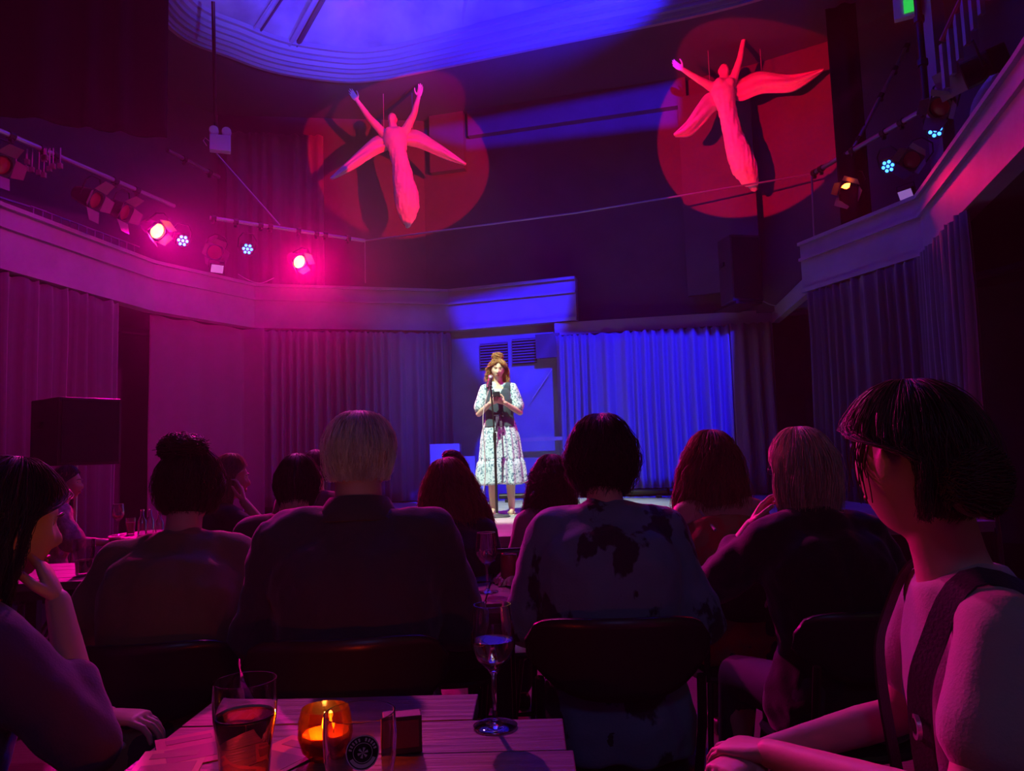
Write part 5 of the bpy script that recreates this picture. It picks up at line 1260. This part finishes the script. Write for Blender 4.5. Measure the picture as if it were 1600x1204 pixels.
# flyers
for i, (x, y, rz, c, lab) in enumerate(((300, 1168, 0.5, (0.35, 0.08, 0.09), 'red flyer lying on the near table beside the beer'), (262, 1196, 0.2, (0.38, 0.30, 0.10), 'yellow flyer lying at the near table edge'), (440, 1180, -0.5, (0.4, 0.1, 0.08), 'folded red leaflet between the beer and the candle'))):
    p = onz(x, y, 0.752); mb = MB(); mb.box((0, 0, 0.0006), (0.10, 0.145, 0.0012)); r = empty('flyer', (p.x, p.y, 0.7505 + i * 0.0002), rz=rz); tag(r, lab, 'flyer'); fin(mb, 'sheet', mat('flyer_paper_%s' % 'abc'[i], c, 0.5), r)
    mb = MB(); mb.box((0.0, 0.045, 0.0014), (0.07, 0.022, 0.0004)); mb.box((0.0, -0.02, 0.0014), (0.08, 0.06, 0.0004)); fin(mb, 'printed_panel', mat('flyer_print_%s' % 'abc'[i], tuple(q * 0.4 for q in c), 0.5), r)
# crisp packet, small can on the middle table
p = onz(800, 905, 0.77); r = empty('crisp_packet', (p.x + 0.01, p.y + 0.05, 0.7505), rz=0.3); tag(r, 'crumpled open foil crisp packet on the middle table', 'crisp packet')
cols = []
for i in range(17):
    u = i / 16; row = []
    for j in range(13):
        v = j / 12; zz = 0.003 + 0.045 * math.sin(PI * u) ** 0.5 * math.sin(PI * v) ** 0.5; n_ = pnoise(Vector((u * 6, v * 6, 2)))
        row.append(((u - 0.5) * 0.15 + n_ * 0.01, (v - 0.5) * 0.12 + pnoise(Vector((v * 7, u * 5, 8))) * 0.012, max(0.001, zz + n_ * 0.02)))
    cols.append(row)
mb = MB(); mb.loft(cols, False, closed=False); o = fin(mb, 'foil', mat('crisp_foil', (0.7, 0.45, 0.5), 0.22, metal=0.7, vary=0.5, vscale=30), r, smooth=False); so = o.modifiers.new('t', 'SOLIDIFY'); so.thickness = 0.0008
p = onz(818, 900, 0.752); r = empty('drink_can', (-0.03, 2.72, 0.7505)); tag(r, 'small tumbler-sized can with a pale rim beside the blotched shirt', 'can')
mb = MB(); mb.lathe([(0.001, 0), (0.026, 0), (0.03, 0.006), (0.03, 0.095), (0.026, 0.104), (0.024, 0.103), (0.001, 0.100)], seg=28); fin(mb, 'can_body', mat('can_paint', (0.3, 0.06, 0.08), 0.3, metal=0.5), r, smooth=True)
mb = MB(); mb.lathe([(0.026, 0.102), (0.028, 0.104), (0.026, 0.107), (0.024, 0.105)], seg=28, closed=True); fin(mb, 'rim', mat('can_rim', (0.9, 0.9, 0.9), 0.2, metal=1), r, smooth=True)
# stout on the side table
p = onz(131, 897, 0.752); pint((p.x, p.y, 0.7505), 'half-drunk dark stout on the dark plank table', 0.36, M_dark, thin=True, s=1.0)
# far table: glasses and bottles
def px_on(x, z, Y): q = ony(x, 830, Y); return (q.x, Y, z)
wine_glass(px_on(184, 0.7505, 5.15), 'red-glinting wine glass on the far round table', 1.05, 0.5, thin=True, liquid=mat('rose_wine', (0.5, 0.05, 0.06), 0.1))
pint(px_on(204, 0.7505, 5.2), 'small glass of amber drink on the far round table', 0.7, mat('amber_drink', (0.8, 0.25, 0.03), 0.2), thin=True, s=0.75)
for x, Y, h, lab in ((222, 5.1, 0.17, 'small clear bottle beside the amber drink on the far round table'), (234, 5.25, 0.16, 'middle clear bottle on the far round table'), (249, 5.15, 0.15, 'clear bottle at the edge of the far round table')):
    r = empty('bottle', px_on(x, 0.7505, Y)); tag(r, lab, 'bottle', None)
    mb = MB(); mb.lathe([(0.001, 0), (0.027, 0), (0.028, 0.004), (0.028, h * 0.55), (0.012, h * 0.75), (0.011, h), (0.009, h), (0.010, h * 0.75), (0.026, h * 0.54), (0.026, 0.006), (0.001, 0.006)], seg=24); fin(mb, 'bottle_glass', M_thin, r, smooth=True, angle=60)
    mb = MB(); mb.lathe([(0.012, h - 0.008), (0.0125, h - 0.004), (0.012, h + 0.001), (0.001, h + 0.001)], seg=16); fin(mb, 'bottle_lip', mat('can_rim', (0.9, 0.9, 0.9), 0.2, metal=1), r, smooth=True)
# ------------------------------------------------------------------ two winged figures hung from the ceiling
M_statue = mat('papier_mache', (0.82, 0.72, 0.66), 0.6, bump=0.5, bscale=14, vary=0.06, vscale=5)
def angel(label, Y, head, body, arms, wings, hang, tilt=0.0):
    S = Y / F_PX
    def W(x, y, dy=0.0): return ony(x, y, Y + dy)
    o0 = W(*head[:2]); r = empty('winged_figure', (o0.x, o0.y, o0.z)); tag(r, label, 'sculpture'); T = Matrix.Translation(-o0)
    mb = MB()
    hd = Matrix.Translation(W(*head[:2])) @ Matrix.Rotation(PI + head[3], 4, 'Z') @ Matrix.Rotation(0.15, 4, 'X') @ Matrix.Scale(head[2], 4); head_mb(mb, hd, False, 40, 30)
    pts = [W(x, y, dy) for x, y, rr, dy in body]; rs = [rr * S for x, y, rr, dy in body]
    # flattened body of rings
    rings = []
    for i, p in enumerate(pts):
        t = (pts[min(i + 1, len(pts) - 1)] - pts[max(i - 1, 0)]).normalized(); u = t.cross(Vector((0, 1, 0))).normalized(); v = t.cross(u)
        rings.append([p + u * rs[i] * math.cos(a) + v * rs[i] * 0.8 * math.sin(a) for a in [2 * PI * k / 20 for k in range(20)]])
    mb.loft(rings)
    mb.cap(W(head[0], head[1] + 6), pts[0], 0.055, 0.07)
    for arm in arms:
        q = [W(x, y, dy) for x, y, rr, dy in arm]
        for i in range(len(q) - 1): mb.cap(q[i], q[i + 1], arm[i][2] * S, arm[i + 1][2] * S, 10)
    if True:   # breasts and shoulders
        for sx in (-1, 1):
            c = pts[1].lerp(pts[2], 0.3) + Vector((sx * 0.07, -0.09, 0.03)); mb.ell(c, (0.06, 0.05, 0.06), 12, 8)
    me = fuse(mb, 0.014, 3)
    for k, arm in enumerate(arms):
        w, e = W(*arm[-1][:2], arm[-1][3]), W(*arm[-2][:2], arm[-2][3])
        join_meshes(me, hand_mesh(frame(w, w - e, (0.2, 1, 0)), k == 0, 0.25, 1.05, 0.006), 'body')
    me.transform(T); me.update()
    nrm = np.empty(len(me.vertices) * 3); me.vertices.foreach_get('normal', nrm); nrm = nrm.reshape(-1, 3)
    for i, v in enumerate(me.vertices):   # crumpled, draped surface below the waist
        k = sm(-0.25, -0.5, v.co.z) ; n_ = Vector(nrm[i])
        v.co = v.co + n_ * ((pnoise(Vector((v.co.x * 26, v.co.y * 26, v.co.z * 5))) * 0.012 + pnoise(v.co * 30) * 0.006) * k + pnoise(v.co * 18) * 0.003)
    link('body', me, M_statue, r)
    for top, bot, dy in wings:
        n = 30; cols = []
        def samp(P_, t):
            t *= len(P_) - 1; i = min(int(t), len(P_) - 2); f = t - i
            p0 = P_[max(i - 1, 0)]; p1 = P_[i]; p2 = P_[i + 1]; p3 = P_[min(i + 2, len(P_) - 1)]
            return [0.5 * ((2 * p1[k]) + (p2[k] - p0[k]) * f + (2 * p0[k] - 5 * p1[k] + 4 * p2[k] - p3[k]) * f * f + (3 * p1[k] - p0[k] - 3 * p2[k] + p3[k]) * f ** 3) for k in (0, 1)]
        for i in range(n + 1):
            t = i / n; a, b = samp(top, t), samp(bot, t); col = []
            for j in range(17):
                w = j / 16; x = a[0] + (b[0] - a[0]) * w; y = a[1] + (b[1] - a[1]) * w
                fold = 0.016 * math.sin(w * 14 + t * 5) * (1 - t * 0.5) + 0.02 * pnoise(Vector((t * 5, w * 7, Y))) - 0.06 * math.sin(PI * w)
                col.append(T @ W(x, y, 0.08 + dy * t + fold))
            cols.append(col)
        mb = MB(); mb.loft(cols, False, closed=False); o = fin(mb, 'wing', M_statue, r, smooth=True, angle=180); so = o.modifiers.new('t', 'SOLIDIFY'); so.thickness = 0.025; so.offset = 0
    for x, y in hang:
        p = W(x, y, 0.05); mb = MB(); mb.tube([T @ p, T @ Vector((p.x, p.y, ZC - 0.02))], 0.004, 5); fin(mb, 'hanging_wire', M_palecable, r, smooth=True)
    return r
angel('winged figure with both arms raised in a V in the red spot under the dome', 10.35, (613, 187, 0.86, -0.2),
      [(615, 202, 10, 0.0), (617, 208, 20, 0.0), (618, 220, 19, -0.02), (622, 238, 14, -0.03), (626, 256, 14, -0.03), (630, 280, 17, -0.02), (635, 305, 20, 0.0), (637, 325, 19, 0.03), (637, 340, 13, 0.05), (637, 356, 3, 0.08)],
      [[(602, 211, 8, 0), (577, 184, 5.5, -0.1), (558, 157, 3.6, -0.15)], [(632, 207, 8, 0), (647, 178, 5.5, -0.1), (654, 151, 3.6, -0.15)]],
      [([(606, 212), (588, 213), (565, 232), (541, 255), (516, 279)], [(610, 232), (592, 240), (575, 250), (548, 266), (518, 280)], -0.25),
       ([(628, 204), (652, 204), (678, 220), (704, 238), (728, 256)], [(632, 226), (654, 231), (678, 241), (702, 250), (727, 257)], -0.25)],
      [(600, 214), (645, 210)])
angel('winged figure with one arm raised straight up in the red spot above the lighting bar', 9.45, (1131, 111, 0.84, 0.25),
      [(1131, 126, 10, 0.0), (1129, 133, 19, 0.0), (1130, 146, 20, -0.02), (1135, 165, 15, -0.03), (1139, 185, 14, -0.03), (1145, 210, 16, -0.02), (1154, 238, 20, 0.0), (1163, 262, 21, 0.03), (1172, 280, 15, 0.05), (1182, 298, 4, 0.08)],
      [[(1114, 137, 8, 0), (1088, 122, 5.5, -0.1), (1066, 108, 3.8, -0.15)], [(1143, 132, 8, 0), (1156, 92, 5, -0.1), (1163, 55, 3.5, -0.15)]],
      [([(1118, 143), (1103, 148), (1090, 165), (1073, 190), (1053, 210)], [(1122, 170), (1112, 178), (1099, 194), (1078, 212), (1055, 213)], -0.25),
       ([(1140, 138), (1162, 122), (1188, 112), (1235, 117), (1287, 108)], [(1144, 150), (1158, 158), (1192, 146), (1240, 142), (1286, 110)], -0.25)],
      [(1110, 145), (1190, 114)])
# ------------------------------------------------------------------ haze in the room's air, thickest by the lamps over the balcony
mb = MB(); mb.box((-0.1, 4.6, 3.35), (12.2, 13.3, 6.5)); hz = mb.mesh('haze')
mh = bpy.data.materials.new('haze_air'); mh.use_nodes = True; nt = mh.node_tree
nt.nodes.remove(nt.nodes['Principled BSDF']); v = nt.nodes.new('ShaderNodeVolumeScatter')
v.inputs['Anisotropy'].default_value = 0.35
tc = nt.nodes.new('ShaderNodeTexCoord'); mp = nt.nodes.new('ShaderNodeMapping'); nt.links.new(tc.outputs['Object'], mp.inputs[0])
c, rad = (-2.6, 8.4, 3.2), 2.4
mp.inputs['Location'].default_value = [-q / rad for q in c]; mp.inputs['Scale'].default_value = (1 / rad,) * 3
gr = nt.nodes.new('ShaderNodeTexGradient'); gr.gradient_type = 'QUADRATIC_SPHERE'; nt.links.new(mp.outputs[0], gr.inputs[0])
ma = nt.nodes.new('ShaderNodeMath'); ma.operation = 'MULTIPLY_ADD'; ma.inputs[1].default_value = 0.075; ma.inputs[2].default_value = 0.003
nt.links.new(gr.outputs['Fac'], ma.inputs[0]); nt.links.new(ma.outputs[0], v.inputs['Density'])
nt.links.new(v.outputs[0], nt.nodes['Material Output'].inputs['Volume'])
o = link('haze', hz, mh, smooth=False); o['kind'] = 'stuff'
